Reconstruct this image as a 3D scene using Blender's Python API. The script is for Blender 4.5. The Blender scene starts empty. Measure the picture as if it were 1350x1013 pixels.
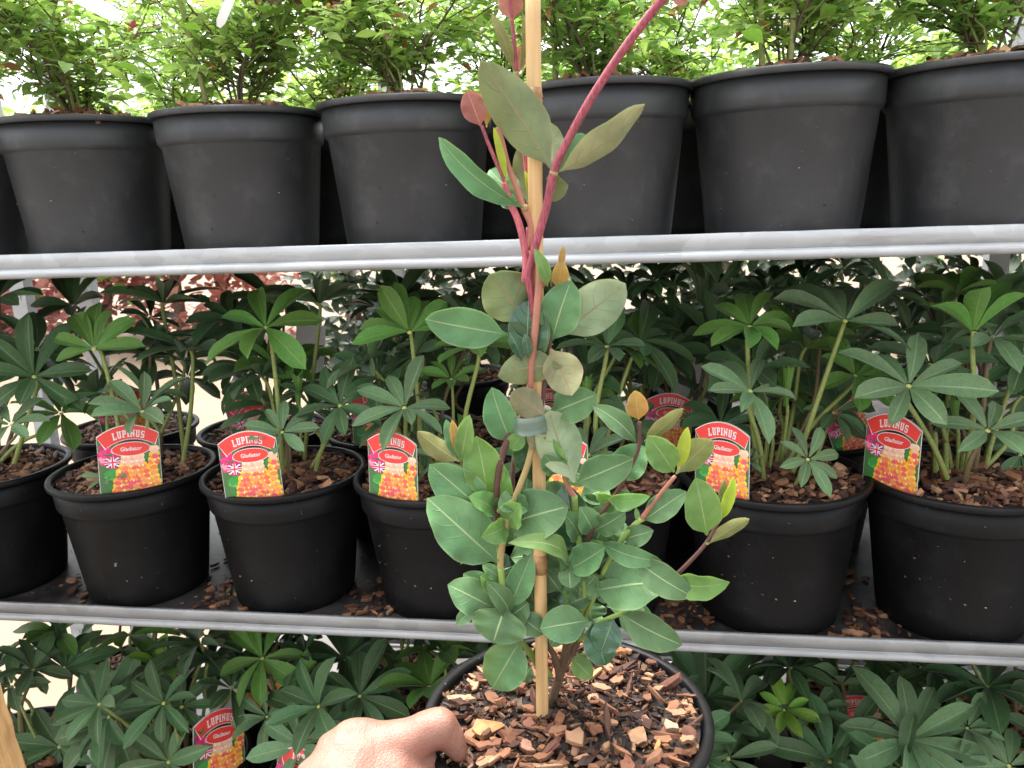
import bpy, math, random
from mathutils import Vector, Matrix
R = math.radians
sc = bpy.context.scene
# ------------------------------------------------------------------ camera, world, sun, exposure
EYE = Vector((0.0, 0.0, 1.45))
YAW, PITCH, ROLL = R(8.691), R(13.0), R(-2.148)
FPX, PW, PH = 1040.0, 1350.0, 1013.0
fwd = Vector((-math.sin(YAW)*math.cos(PITCH), math.cos(YAW)*math.cos(PITCH), -math.sin(PITCH)))
rt0 = Vector((math.cos(YAW), math.sin(YAW), 0)); up0 = rt0.cross(fwd)
rt = rt0*math.cos(ROLL) + up0*math.sin(ROLL)
upv = up0*math.cos(ROLL) - rt0*math.sin(ROLL)
cd = bpy.data.cameras.new('camera'); cam = bpy.data.objects.new('camera', cd); sc.collection.objects.link(cam)
cd.sensor_fit = 'HORIZONTAL'; cd.sensor_width = 36.0; cd.lens = 36.0*FPX/PW
cd.clip_start = 0.02; cd.clip_end = 500
cam.matrix_world = Matrix(((rt.x, upv.x, -fwd.x, EYE.x), (rt.y, upv.y, -fwd.y, EYE.y), (rt.z, upv.z, -fwd.z, EYE.z), (0, 0, 0, 1)))
cd.dof.use_dof = True; cd.dof.focus_distance = 0.70; cd.dof.aperture_fstop = 20.0
sc.camera = cam
SUN_EL, SUN_AZ = 70.0, 320.0            # thin bright cloud, brightest almost overhead
w = bpy.data.worlds.new('World'); sc.world = w; w.use_nodes = True
nt = w.node_tree; nt.nodes.clear()
sky = nt.nodes.new('ShaderNodeTexSky'); sky.sky_type = 'NISHITA'; sky.sun_disc = False
sky.sun_elevation = R(SUN_EL); sky.sun_rotation = R(SUN_AZ); sky.dust_density = 4.0; sky.air_density = 1.0; sky.ozone_density = 1.0
hs = nt.nodes.new('ShaderNodeHueSaturation'); hs.inputs['Saturation'].default_value = 0.22
bg = nt.nodes.new('ShaderNodeBackground'); bg.inputs['Strength'].default_value = 0.15
wo = nt.nodes.new('ShaderNodeOutputWorld')
nt.links.new(sky.outputs[0], hs.inputs['Color']); nt.links.new(hs.outputs[0], bg.inputs['Color']); nt.links.new(bg.outputs[0], wo.inputs[0])
sl = bpy.data.lights.new('sun', 'SUN'); sl.energy = 2.2; sl.angle = R(40); sl.color = (1.0, 0.96, 0.9)
so = bpy.data.objects.new('sun', sl); sc.collection.objects.link(so)
_sd = Vector((math.sin(R(SUN_AZ))*math.cos(R(SUN_EL)), math.cos(R(SUN_AZ))*math.cos(R(SUN_EL)), math.sin(R(SUN_EL))))
so.rotation_euler = (-_sd).to_track_quat('-Z', 'Y').to_euler()
sc.view_settings.view_transform = 'Standard'; sc.view_settings.look = 'None'
sc.view_settings.gamma = 1.0; sc.view_settings.use_curve_mapping = False
sc.view_settings.exposure = 2.08
sc.cycles.max_bounces = 8; sc.cycles.transparent_max_bounces = 8
sc.cycles.use_denoising = True

rng = random.Random(7)
col = sc.collection

# ------------------------------------------------------------------ helpers
def at(px, py, Y):
    """world point on the plane y = Y seen at photograph pixel (px, py)"""
    d = fwd + rt*((px - PW/2)/FPX) - upv*((py - PH/2)/FPX)
    return EYE + d*(Y/d.y)
def depth(p):
    return (p - EYE).dot(fwd)
def solve_x(px, Y, Z):
    a, b = -4.0, 4.0
    for _ in range(40):
        m = (a+b)/2; v = Vector((m, Y, Z)) - EYE
        if PW/2 + FPX*v.dot(rt)/v.dot(fwd) < px: a = m
        else: b = m
    return a
def tag(o, label=None, cat=None, group=None, kind=None):
    if label: o['label'] = label
    if cat: o['category'] = cat
    if group: o['group'] = group
    if kind: o['kind'] = kind
    return o
def mesh(name, verts, faces, mats, idx=None, uvs=None, smooth=True, cols=None):
    me = bpy.data.meshes.new(name)
    me.from_pydata([tuple(v) for v in verts], [], faces)
    if not isinstance(mats, (list, tuple)): mats = [mats]
    for m in mats: me.materials.append(m)
    if idx is not None: me.polygons.foreach_set('material_index', idx)
    if smooth: me.polygons.foreach_set('use_smooth', [True]*len(me.polygons))
    if uvs is not None:
        ul = me.uv_layers.new(name='UVMap')
        li = [0]*len(me.loops); me.loops.foreach_get('vertex_index', li)
        flat = []
        for i in li: flat.extend(uvs[i])
        ul.data.foreach_set('uv', flat)
    if cols is not None:
        ca = me.color_attributes.new('Col', 'FLOAT_COLOR', 'POINT')
        flat = []
        for c in cols: flat.extend((c[0], c[1], c[2], 1.0))
        ca.data.foreach_set('color', flat)
    me.update()
    return me
def obj(name, me, parent=None, M=None):
    o = bpy.data.objects.new(name, me); col.objects.link(o)
    if parent is not None: o.parent = parent
    if M is not None: o.matrix_basis = M
    return o
def empty(name, loc, rz=0.0):
    o = bpy.data.objects.new(name, None); col.objects.link(o)
    o.location = loc; o.rotation_euler = (0, 0, rz); o.empty_display_size = 0.03
    return o
class MB:
    """collects verts/faces (+ material index, uv, colour)"""
    def __init__(s): s.v = []; s.f = []; s.i = []; s.uv = []; s.c = []
    def add(s, v, f, mi=0, uv=None, c=None):
        b = len(s.v); s.v += [tuple(x) for x in v]; s.f += [tuple(b+k for k in q) for q in f]; s.i += [mi]*len(f)
        s.uv += (uv if uv is not None else [(0.5, 0.5)]*len(v))
        s.c += ([c]*len(v) if (c is not None and not isinstance(c, list)) else (c if c is not None else [(1, 1, 1)]*len(v)))
        return s
    def mesh(s, name, mats, smooth=True, cols=False, uv=False):
        return mesh(name, s.v, s.f, mats, s.i, s.uv if uv else None, smooth, s.c if cols else None)
def box(x0, x1, y0, y1, z0, z1):
    v = [(x, y, z) for z in (z0, z1) for y in (y0, y1) for x in (x0, x1)]
    return v, [(0, 2, 3, 1), (4, 5, 7, 6), (0, 1, 5, 4), (2, 6, 7, 3), (0, 4, 6, 2), (1, 3, 7, 5)]
def bez(pts, n=4):
    """Catmull-Rom through points (Vector)"""
    P = [pts[0]] + list(pts) + [pts[-1]]; out = []
    for k in range(1, len(P)-2):
        p0, p1, p2, p3 = P[k-1], P[k], P[k+1], P[k+2]
        for j in range(n):
            t = j/n
            out.append(0.5*((2*p1) + (p2-p0)*t + (2*p0-5*p1+4*p2-p3)*t*t + (3*p1-p0-3*p2+p3)*t**3))
    out.append(Vector(pts[-1])); return out
def tube(pts, rad, n=6, cap=True):
    v = []; f = []; m = len(pts)
    rr = rad if isinstance(rad, (list, tuple)) else [rad]*m
    if len(rr) != m: rr = [rr[0] + (rr[-1]-rr[0])*k/(m-1) for k in range(m)]
    t0 = (pts[1]-pts[0]).normalized(); s = t0.orthogonal().normalized()
    for k in range(m):
        t = (pts[min(k+1, m-1)] - pts[max(k-1, 0)]).normalized()
        s = (s - t*s.dot(t)).normalized(); b = t.cross(s)
        for j in range(n):
            a = 2*math.pi*j/n; v.append(pts[k] + (s*math.cos(a) + b*math.sin(a))*rr[k])
    for k in range(m-1):
        for j in range(n):
            f.append((k*n+j, k*n+(j+1) % n, (k+1)*n+(j+1) % n, (k+1)*n+j))
    if cap:
        f.append(tuple(range(n-1, -1, -1))); f.append(tuple((m-1)*n+j for j in range(n)))
    return v, f
def lathe(prof, n=48):
    v = []; f = []
    for (r, z) in prof:
        for j in range(n):
            a = 2*math.pi*j/n; v.append((r*math.cos(a), r*math.sin(a), z))
    for k in range(len(prof)-1):
        for j in range(n):
            f.append((k*n+j, k*n+(j+1) % n, (k+1)*n+(j+1) % n, (k+1)*n+j))
    return v, f
def interp(tab, t):
    for k in range(len(tab)-1):
        if t <= tab[k+1][0]:
            a, b = tab[k], tab[k+1]; u = (t-a[0])/max(1e-9, b[0]-a[0]); return a[1] + (b[1]-a[1])*u
    return tab[-1][1]

# ------------------------------------------------------------------ materials
def base_mat(name):
    m = bpy.data.materials.new(name); m.use_nodes = True
    n = m.node_tree.nodes; n.clear()
    out = n.new('ShaderNodeOutputMaterial'); bs = n.new('ShaderNodeBsdfPrincipled')
    m.node_tree.links.new(bs.outputs[0], out.inputs[0])
    return m, n, m.node_tree.links, bs, out
def mnode(n, l, op, a, b=None, c=None):
    x = n.new('ShaderNodeMath'); x.operation = op
    for k, q in enumerate((a, b, c)):
        if q is None: continue
        if isinstance(q, (int, float)): x.inputs[k].default_value = q
        else: l.new(q, x.inputs[k])
    return x.outputs[0]
def sstep(n, l, v, lo, hi, to0=0.0, to1=1.0):
    x = n.new('ShaderNodeMapRange'); x.interpolation_type = 'SMOOTHSTEP'
    l.new(v, x.inputs[0]); x.inputs[1].default_value = lo; x.inputs[2].default_value = hi
    x.inputs[3].default_value = to0; x.inputs[4].default_value = to1
    return x.outputs[0]
def mixc(n, l, fac, a, b, mode='MIX'):
    x = n.new('ShaderNodeMix'); x.data_type = 'RGBA'; x.blend_type = mode
    if isinstance(fac, (int, float)): x.inputs[0].default_value = fac
    else: l.new(fac, x.inputs[0])
    for k, q in ((6, a), (7, b)):
        if isinstance(q, tuple): x.inputs[k].default_value = (q[0], q[1], q[2], 1)
        else: l.new(q, x.inputs[k])
    return x.outputs[2]
def noise(n, l, scale, detail=4, rough=0.5, coord='Object'):
    tc = n.new('ShaderNodeTexCoord'); x = n.new('ShaderNodeTexNoise')
    x.inputs['Scale'].default_value = scale; x.inputs['Detail'].default_value = detail; x.inputs['Roughness'].default_value = rough
    l.new(tc.outputs[coord], x.inputs['Vector']); return x.outputs['Fac']
def bump(n, l, bs, h, strength, dist):
    b = n.new('ShaderNodeBump'); b.inputs['Strength'].default_value = strength; b.inputs['Distance'].default_value = dist
    l.new(h, b.inputs['Height']); l.new(b.outputs[0], bs.inputs['Normal'])
def plain(name, c, rough=0.6, var=0.25, scale=40, metallic=0.0, bstr=0.15, bdist=0.0006, spec=0.4, stretch=None):
    m, n, l, bs, out = base_mat(name)
    f = noise(n, l, scale, 5, 0.6)
    if stretch:
        tc = n.new('ShaderNodeTexCoord'); mp = n.new('ShaderNodeMapping'); mp.inputs['Scale'].default_value = stretch
        l.new(tc.outputs['Object'], mp.inputs['Vector']); l.new(mp.outputs[0], f.node.inputs['Vector'])
    k = sstep(n, l, f, 0.25, 0.75)
    l.new(mixc(n, l, k, tuple(x*(1-var) for x in c), tuple(min(1, x*(1+var)) for x in c)), bs.inputs['Base Color'])
    bs.inputs['Roughness'].default_value = rough; bs.inputs['Metallic'].default_value = metallic
    bs.inputs['Specular IOR Level'].default_value = spec
    if bstr: bump(n, l, bs, f, bstr, bdist)
    return m
def leaf_mat(name, c, vein, rough=0.5, trans=0.3, tcol=None, side=0.35, spread=0.18, nveins=7.0, var=0.2, midw=0.05, spec=0.35, blotch=None):
    """a leaf side: pale midrib and side veins from the leaf's own UV, tone that differs from leaf to leaf"""
    m, n, l, bs, out = base_mat(name)
    uv = n.new('ShaderNodeUVMap'); sp = n.new('ShaderNodeSeparateXYZ'); l.new(uv.outputs[0], sp.inputs[0])
    a = mnode(n, l, 'ABSOLUTE', mnode(n, l, 'MULTIPLY_ADD', sp.outputs[0], 2.0, -1.0)); v = sp.outputs[1]
    mid = sstep(n, l, a, midw*0.35, midw, 1.0, 0.0)
    wob = mnode(n, l, 'MULTIPLY_ADD', noise(n, l, 38, 2, 0.5), 0.16, -0.08)
    ph = mnode(n, l, 'FRACT', mnode(n, l, 'MULTIPLY', mnode(n, l, 'ADD', wob, mnode(n, l, 'SUBTRACT', v, mnode(n, l, 'MULTIPLY', mnode(n, l, 'POWER', a, 1.4), 0.26))), nveins))
    tri = mnode(n, l, 'ABSOLUTE', mnode(n, l, 'MULTIPLY_ADD', ph, 2.0, -1.0))
    sv = mnode(n, l, 'MULTIPLY', sstep(n, l, tri, 0.88, 1.0), sstep(n, l, a, 0.25, 0.95, 1.0, 0.15))
    vein_f = mnode(n, l, 'MAXIMUM', mid, mnode(n, l, 'MULTIPLY', sv, side))
    oi = n.new('ShaderNodeObjectInfo')
    f = noise(n, l, 55, 4, 0.6)
    hsv = n.new('ShaderNodeHueSaturation')
    l.new(mnode(n, l, 'MULTIPLY_ADD', oi.outputs['Random'], 0.03, 0.485), hsv.inputs['Hue'])
    l.new(mnode(n, l, 'MULTIPLY_ADD', oi.outputs['Random'], spread*2, 1-spread), hsv.inputs['Value'])
    k = sstep(n, l, f, 0.3, 0.72)
    body = mixc(n, l, k, tuple(x*(1-var) for x in c), tuple(min(1, x*(1+var)) for x in c))
    f3 = noise(n, l, 14, 2, 0.5)
    body = mixc(n, l, sstep(n, l, f3, 0.35, 0.7, 0.0, 0.45), body, (min(1, c[0]*1.7), min(1, c[1]*1.3), c[2]*1.05))
    body = mixc(n, l, sstep(n, l, a, 0.90, 1.0, 0.0, 0.35), body, vein)
    fs = noise(n, l, 420, 2, 0.5)
    body = mixc(n, l, sstep(n, l, fs, 0.69, 0.75, 0.0, 0.35), body, tuple(min(1, x*0.4+0.25) for x in c))
    if blotch:
        f2 = noise(n, l, 22, 3, 0.5)
        body = mixc(n, l, sstep(n, l, f2, 0.45, 0.68), body, blotch)
    l.new(body, hsv.inputs['Color'])
    cc = mixc(n, l, vein_f, hsv.outputs[0], vein)
    l.new(cc, bs.inputs['Base Color'])
    l.new(sstep(n, l, f, 0.3, 0.7, rough-0.07, rough+0.08), bs.inputs['Roughness'])
    bs.inputs['Specular IOR Level'].default_value = spec; bs.inputs['Sheen Weight'].default_value = 0.12; bs.inputs['Sheen Roughness'].default_value = 0.4
    h = mnode(n, l, 'ADD', mnode(n, l, 'MULTIPLY', mnode(n, l, 'MAXIMUM', mid, mnode(n, l, 'MULTIPLY', sv, 0.8 if side else 0.0)), -0.9), mnode(n, l, 'ADD', mnode(n, l, 'MULTIPLY', f, 0.9), mnode(n, l, 'MULTIPLY', noise(n, l, 150, 3, 0.6), 0.35)))
    bump(n, l, bs, h, 0.5, 0.0012)
    tr = n.new('ShaderNodeBsdfTranslucent')
    l.new(mixc(n, l, 0.75, cc, tcol if tcol else tuple(min(1, x*2.0) for x in c)), tr.inputs['Color'])
    mx = n.new('ShaderNodeMixShader'); mx.inputs[0].default_value = trans
    l.new(bs.outputs[0], mx.inputs[1]); l.new(tr.outputs[0], mx.inputs[2]); l.new(mx.outputs[0], out.inputs[0])
    return m
def col_mat(name, rough=0.55, var=0.0, scale=120, spec=0.3, bstr=0.0, rnd=0.0):
    """colour from the mesh's own colour attribute (bark pieces, printed card)"""
    m, n, l, bs, out = base_mat(name)
    at_ = n.new('ShaderNodeVertexColor'); at_.layer_name = 'Col'; c = at_.outputs[0]
    if var:
        f = noise(n, l, scale, 5, 0.65)
        c = mixc(n, l, sstep(n, l, f, 0.3, 0.7, 0, var), c, mixc(n, l, 1.0, c, (0.30, 0.24, 0.2), 'MULTIPLY'))
        if bstr: bump(n, l, bs, f, bstr, 0.001)
    l.new(c, bs.inputs['Base Color']); bs.inputs['Roughness'].default_value = rough; bs.inputs['Specular IOR Level'].default_value = spec
    return m
M = {}
def pot_mat(name='black_plastic_shaded', c0=(0.0035, 0.0035, 0.0038), c1=(0.0065, 0.0065, 0.0068), spec=0.22):  # default tone darkened to paint in the shade under the shelves
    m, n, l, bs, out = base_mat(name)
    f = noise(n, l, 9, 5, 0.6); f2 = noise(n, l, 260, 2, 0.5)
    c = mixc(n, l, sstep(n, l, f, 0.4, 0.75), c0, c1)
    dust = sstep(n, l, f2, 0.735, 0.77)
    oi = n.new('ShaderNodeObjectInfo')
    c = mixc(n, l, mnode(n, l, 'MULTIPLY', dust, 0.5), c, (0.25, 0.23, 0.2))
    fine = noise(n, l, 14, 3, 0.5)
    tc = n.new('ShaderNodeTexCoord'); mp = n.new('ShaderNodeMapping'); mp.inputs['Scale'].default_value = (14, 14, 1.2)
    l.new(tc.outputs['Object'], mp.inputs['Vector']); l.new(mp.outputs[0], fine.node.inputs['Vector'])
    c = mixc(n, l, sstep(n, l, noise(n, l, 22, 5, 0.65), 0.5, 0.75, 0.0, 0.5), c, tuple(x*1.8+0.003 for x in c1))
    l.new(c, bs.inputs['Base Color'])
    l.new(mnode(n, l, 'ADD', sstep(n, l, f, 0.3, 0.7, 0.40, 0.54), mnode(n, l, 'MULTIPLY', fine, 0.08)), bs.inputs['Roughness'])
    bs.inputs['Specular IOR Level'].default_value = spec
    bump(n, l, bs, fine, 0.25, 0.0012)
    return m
def galv_mat(name='galvanised_steel', k_=1.0, wm=(1, 1, 1), stain=0.65):
    m, n, l, bs, out = base_mat(name)
    tc = n.new('ShaderNodeTexCoord'); vo = n.new('ShaderNodeTexVoronoi'); vo.inputs['Scale'].default_value = 38
    mp = n.new('ShaderNodeMapping'); mp.inputs['Scale'].default_value = (0.8, 0.6, 1.5)
    nz = n.new('ShaderNodeTexNoise'); nz.inputs['Scale'].default_value = 60; l.new(tc.outputs['Object'], nz.inputs['Vector'])
    l.new(tc.outputs['Object'], mp.inputs['Vector'])
    vm = n.new('ShaderNodeVectorMath'); vm.operation = 'MULTIPLY_ADD'; l.new(nz.outputs['Color'], vm.inputs[0]); vm.inputs[1].default_value = (0.02, 0.02, 0.02)
    l.new(mp.outputs[0], vm.inputs[2]); l.new(vm.outputs[0], vo.inputs['Vector'])
    bw = n.new('ShaderNodeRGBToBW'); l.new(vo.outputs['Color'], bw.inputs[0])
    c = mixc(n, l, bw.outputs[0], tuple(k_*a*b for a, b in zip((0.40, 0.412, 0.42), wm)), tuple(k_*a*b for a, b in zip((0.50, 0.512, 0.52), wm)))
    st = noise(n, l, 7, 6, 0.7); mp2 = n.new('ShaderNodeMapping'); mp2.inputs['Scale'].default_value = (5, 8, 40)
    l.new(tc.outputs['Object'], mp2.inputs['Vector']); l.new(mp2.outputs[0], st.node.inputs['Vector'])
    st.node.inputs['Scale'].default_value = 1.0
    c = mixc(n, l, sstep(n, l, st, 0.48, 0.72, 0, stain), c, (0.26*k_, 0.25*k_, 0.24*k_))
    l.new(c, bs.inputs['Base Color']); bs.inputs['Metallic'].default_value = 0.35
    l.new(mnode(n, l, 'MULTIPLY_ADD', bw.outputs[0], 0.2, 0.34), bs.inputs['Roughness'])
    bump(n, l, bs, st, 0.2, 0.0006)
    return m
M['pot'] = pot_mat(); M['pot_top'] = pot_mat('black_plastic_lit', (0.024, 0.0252, 0.0268), (0.038, 0.0392, 0.041), 0.55); M['galv'] = galv_mat(); M['galv_shaded'] = galv_mat('shaded_stained_galvanised_steel', 0.62, (1.03, 1.0, 0.97), 0.95)  # pot_top lightened to stand for light; lower steel stained, darkened to stand for shade
M['deck'] = plain('wet_shelf_liner', (0.034, 0.030, 0.028), 0.46, 0.8, 18, bstr=0.5, bdist=0.003)
M['soil'] = plain('dark_soil', (0.016, 0.010, 0.0075), 0.7, 0.6, 140, bstr=0.9, bdist=0.004)
M['bark'] = col_mat('bark_mulch', 0.6, 0.5, 140, 0.35, 0.5)
M['print'] = col_mat('printed_card', 0.32, 0.0, spec=0.45)
M['card'] = plain('white_card', (0.75, 0.74, 0.72), 0.4, 0.05, 30, bstr=0.0)
# honeysuckle
M['hs_up'] = leaf_mat('honeysuckle_leaf_upper', (0.098, 0.205, 0.085), (0.34, 0.46, 0.21), 0.48, 0.18, (0.16, 0.38, 0.07), side=0.16, nveins=6.0, midw=0.055)
M['hs_dn'] = leaf_mat('honeysuckle_leaf_underside', (0.18, 0.225, 0.105), (0.33, 0.25, 0.13), 0.62, 0.18, (0.25, 0.36, 0.1), side=0.25, nveins=5.5, midw=0.045)
M['hs_pale'] = leaf_mat('honeysuckle_leaf_pale_underside', (0.33, 0.45, 0.27), (0.36, 0.30, 0.18), 0.6, 0.22, (0.35, 0.5, 0.2), side=0.25, nveins=5.5, midw=0.045)
M['hs_tan'] = leaf_mat('honeysuckle_leaf_tan_underside', (0.25, 0.25, 0.135), (0.40, 0.24, 0.15), 0.62, 0.2, (0.35, 0.36, 0.15), side=0.25, nveins=5.5, midw=0.04)
M['hs_young'] = leaf_mat('honeysuckle_young_leaf', (0.15, 0.30, 0.085), (0.36, 0.46, 0.2), 0.45, 0.3, (0.4, 0.6, 0.08), side=0.12, nveins=5)
M['hs_red'] = leaf_mat('honeysuckle_red_leaf', (0.38, 0.165, 0.125), (0.55, 0.36, 0.22), 0.5, 0.25, (0.6, 0.22, 0.12), side=0.4, nveins=7, blotch=(0.36, 0.23, 0.13))
M['hs_orange'] = leaf_mat('honeysuckle_orange_leaf', (0.36, 0.23, 0.07), (0.60, 0.42, 0.16), 0.5, 0.3, (0.7, 0.4, 0.08), side=0.3, nveins=6, blotch=(0.42, 0.14, 0.05))
M['hs_olive'] = leaf_mat('honeysuckle_bronze_leaf', (0.21, 0.24, 0.08), (0.42, 0.36, 0.18), 0.5, 0.25, (0.35, 0.36, 0.1), side=0.3, nveins=7, blotch=(0.27, 0.15, 0.09))
M['hs_yell'] = leaf_mat('honeysuckle_yellow_green_leaf', (0.36, 0.46, 0.05), (0.5, 0.55, 0.15), 0.45, 0.35, (0.6, 0.7, 0.08), side=0.2)
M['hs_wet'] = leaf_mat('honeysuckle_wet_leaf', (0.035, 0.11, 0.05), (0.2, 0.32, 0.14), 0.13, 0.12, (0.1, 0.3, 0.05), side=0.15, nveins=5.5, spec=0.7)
M['st_crim'] = plain('crimson_stem', (0.29, 0.060, 0.082), 0.4, 0.5, 30, stretch=(30, 30, 6), bstr=0.1)
M['st_pink'] = plain('pink_stem', (0.44, 0.105, 0.125), 0.4, 0.45, 30, stretch=(30, 30, 6), bstr=0.1)
M['st_salm'] = plain('salmon_brown_stem', (0.36, 0.15, 0.10), 0.5, 0.25, 30, bstr=0.1)
M['st_purp'] = plain('purple_brown_stem', (0.11, 0.048, 0.040), 0.5, 0.3, 40, bstr=0.1)
M['st_tan'] = plain('tan_stem', (0.34, 0.25, 0.10), 0.5, 0.2, 40, bstr=0.1)
M['st_green'] = plain('green_stem', (0.21, 0.31, 0.075), 0.45, 0.2, 40, bstr=0.1)
M['st_wood'] = plain('woody_stem_bark', (0.20, 0.13, 0.075), 0.8, 0.6, 70, stretch=(60, 60, 16), bstr=0.9, bdist=0.003)
M['cane'] = plain('bamboo_cane', (0.58, 0.38, 0.17), 0.42, 0.16, 1, stretch=(260, 260, 9), bstr=0.12, bdist=0.0008)
M['cane_node'] = plain('bamboo_node', (0.36, 0.20, 0.085), 0.55, 0.35, 1, stretch=(200, 200, 60), bstr=0.3)
# lupin
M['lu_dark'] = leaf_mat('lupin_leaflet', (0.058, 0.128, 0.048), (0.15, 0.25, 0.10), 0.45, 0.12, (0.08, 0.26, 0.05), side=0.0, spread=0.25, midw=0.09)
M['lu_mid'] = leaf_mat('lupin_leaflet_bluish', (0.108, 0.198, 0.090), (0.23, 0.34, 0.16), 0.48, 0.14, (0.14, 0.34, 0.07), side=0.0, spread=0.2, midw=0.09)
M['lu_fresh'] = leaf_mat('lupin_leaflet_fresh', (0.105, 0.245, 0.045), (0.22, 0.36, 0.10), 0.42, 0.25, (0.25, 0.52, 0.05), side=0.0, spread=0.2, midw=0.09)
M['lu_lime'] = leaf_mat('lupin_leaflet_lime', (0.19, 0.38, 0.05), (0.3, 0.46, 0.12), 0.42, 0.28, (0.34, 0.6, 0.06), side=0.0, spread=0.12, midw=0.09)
M['lu_stem'] = plain('lupin_leaf_stalk', (0.24, 0.29, 0.08), 0.5, 0.35, 25, stretch=(60, 60, 9), bstr=0.1)
M['lu_stem_red'] = plain('lupin_reddish_stalk', (0.15, 0.11, 0.055), 0.5, 0.35, 25, stretch=(60, 60, 9), bstr=0.1)
M['lu_eye'] = plain('lupin_leaf_eye', (0.42, 0.46, 0.12), 0.5, 0.1, 40, bstr=0)
# shrubs
M['sh_leaf'] = leaf_mat('shrub_leaf', (0.20, 0.33, 0.095), (0.29, 0.44, 0.17), 0.45, 0.5, (0.36, 0.58, 0.12), side=0.1, spread=0.25)
M['sh_light'] = leaf_mat('shrub_leaf_light', (0.28, 0.45, 0.11), (0.38, 0.52, 0.19), 0.45, 0.52, (0.5, 0.72, 0.16), side=0.1, spread=0.25)
M['sh_bronze'] = leaf_mat('shrub_leaf_bronze', (0.28, 0.14, 0.06), (0.35, 0.2, 0.1), 0.45, 0.35, (0.5, 0.25, 0.08), side=0.1, spread=0.25)
M['sh_twig'] = plain('shrub_twig', (0.10, 0.070, 0.045), 0.7, 0.3, 40, bstr=0.2)
M['sh_stem'] = plain('shrub_green_stem', (0.24, 0.27, 0.09), 0.6, 0.3, 20, stretch=(60, 60, 10), bstr=0.15)
M['pinkf'] = plain('pink_petal', (0.72, 0.20, 0.33), 0.5, 0.2, 60, bstr=0)
M['paleflower'] = plain('pale_pink_petal', (0.85, 0.60, 0.62), 0.5, 0.15, 60, bstr=0)
M['tagw'] = plain('white_tag', (0.78, 0.78, 0.74), 0.35, 0.05, 30, bstr=0)
M['added_backdrop'] = leaf_mat('backdrop_leaf', (0.022, 0.05, 0.02), (0.05, 0.1, 0.04), 0.5, 0.1, (0.04, 0.1, 0.02), side=0.0, spread=0.3)
M['acer'] = leaf_mat('red_acer_leaf', (0.36, 0.105, 0.10), (0.36, 0.18, 0.15), 0.5, 0.3, (0.4, 0.16, 0.14), side=0.1, spread=0.35)
M['acer2'] = leaf_mat('pink_acer_leaf', (0.48, 0.25, 0.21), (0.5, 0.3, 0.24), 0.5, 0.3, (0.5, 0.28, 0.23), side=0.1, spread=0.3)
M['trunk'] = plain('tree_bark', (0.13, 0.09, 0.065), 0.85, 0.4, 30, bstr=0.6, bdist=0.01)
M['tree_leaf'] = leaf_mat('tree_leaf', (0.11, 0.20, 0.05), (0.2, 0.3, 0.1), 0.5, 0.35, (0.32, 0.5, 0.08), side=0.1, spread=0.3)
M['ground'] = plain('sandy_paving', (0.21, 0.15, 0.102), 0.85, 0.12, 2.0, bstr=0.3, bdist=0.004)
M['added_dark_ground'] = plain('added_dark_ground_sheet', (0.14, 0.13, 0.12), 0.85, 0.2, 3.0, bstr=0.3, bdist=0.004)
M['timber'] = plain('rough_sawn_timber', (0.78, 0.44, 0.19), 0.75, 0.35, 1, stretch=(70, 70, 5), bstr=0.8, bdist=0.003)
M['tape'] = plain('grey_green_tie_tape', (0.11, 0.155, 0.115), 0.34, 0.12, 40, bstr=0.2, spec=0.5)
def skin_mat():
    m, n, l, bs, out = base_mat('skin')
    f = noise(n, l, 38, 5, 0.6); g = noise(n, l, 420, 2, 0.5)
    c = mixc(n, l, sstep(n, l, f, 0.32, 0.7), (0.25, 0.108, 0.074), (0.30, 0.152, 0.108))
    l.new(c, bs.inputs['Base Color']); bs.inputs['Roughness'].default_value = 0.5
    bs.inputs['Subsurface Weight'].default_value = 0.25; bs.inputs['Subsurface Radius'].default_value = (1.0, 0.35, 0.2); bs.inputs['Subsurface Scale'].default_value = 0.006
    cr = noise(n, l, 1.0, 3, 0.6); tc = n.new('ShaderNodeTexCoord'); mp = n.new('ShaderNodeMapping'); mp.inputs['Scale'].default_value = (260, 90, 60); mp.inputs['Rotation'].default_value = (0.3, 0.5, 0.5)
    l.new(tc.outputs['Object'], mp.inputs['Vector']); l.new(mp.outputs[0], cr.node.inputs['Vector'])
    vo = n.new('ShaderNodeTexVoronoi'); vo.inputs['Scale'].default_value = 520; vo.feature = 'DISTANCE_TO_EDGE'; l.new(tc.outputs['Object'], vo.inputs['Vector'])
    pore = sstep(n, l, vo.outputs['Distance'], 0.0, 0.25)
    red = sstep(n, l, noise(n, l, 90, 4, 0.6), 0.5, 0.72, 0.0, 0.35); c2 = mixc(n, l, red, c, (0.33, 0.105, 0.075)); l.new(c2, bs.inputs['Base Color'])
    bump(n, l, bs, mnode(n, l, 'ADD', mnode(n, l, 'MULTIPLY', pore, 0.35), mnode(n, l, 'ADD', mnode(n, l, 'MULTIPLY', cr, 1.6), mnode(n, l, 'MULTIPLY', f, 1.2))), 0.5, 0.0009)
    return m
M['skin'] = skin_mat()
M['nail'] = plain('finger_nail', (0.72, 0.42, 0.34), 0.3, 0.05, 30, bstr=0)
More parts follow.
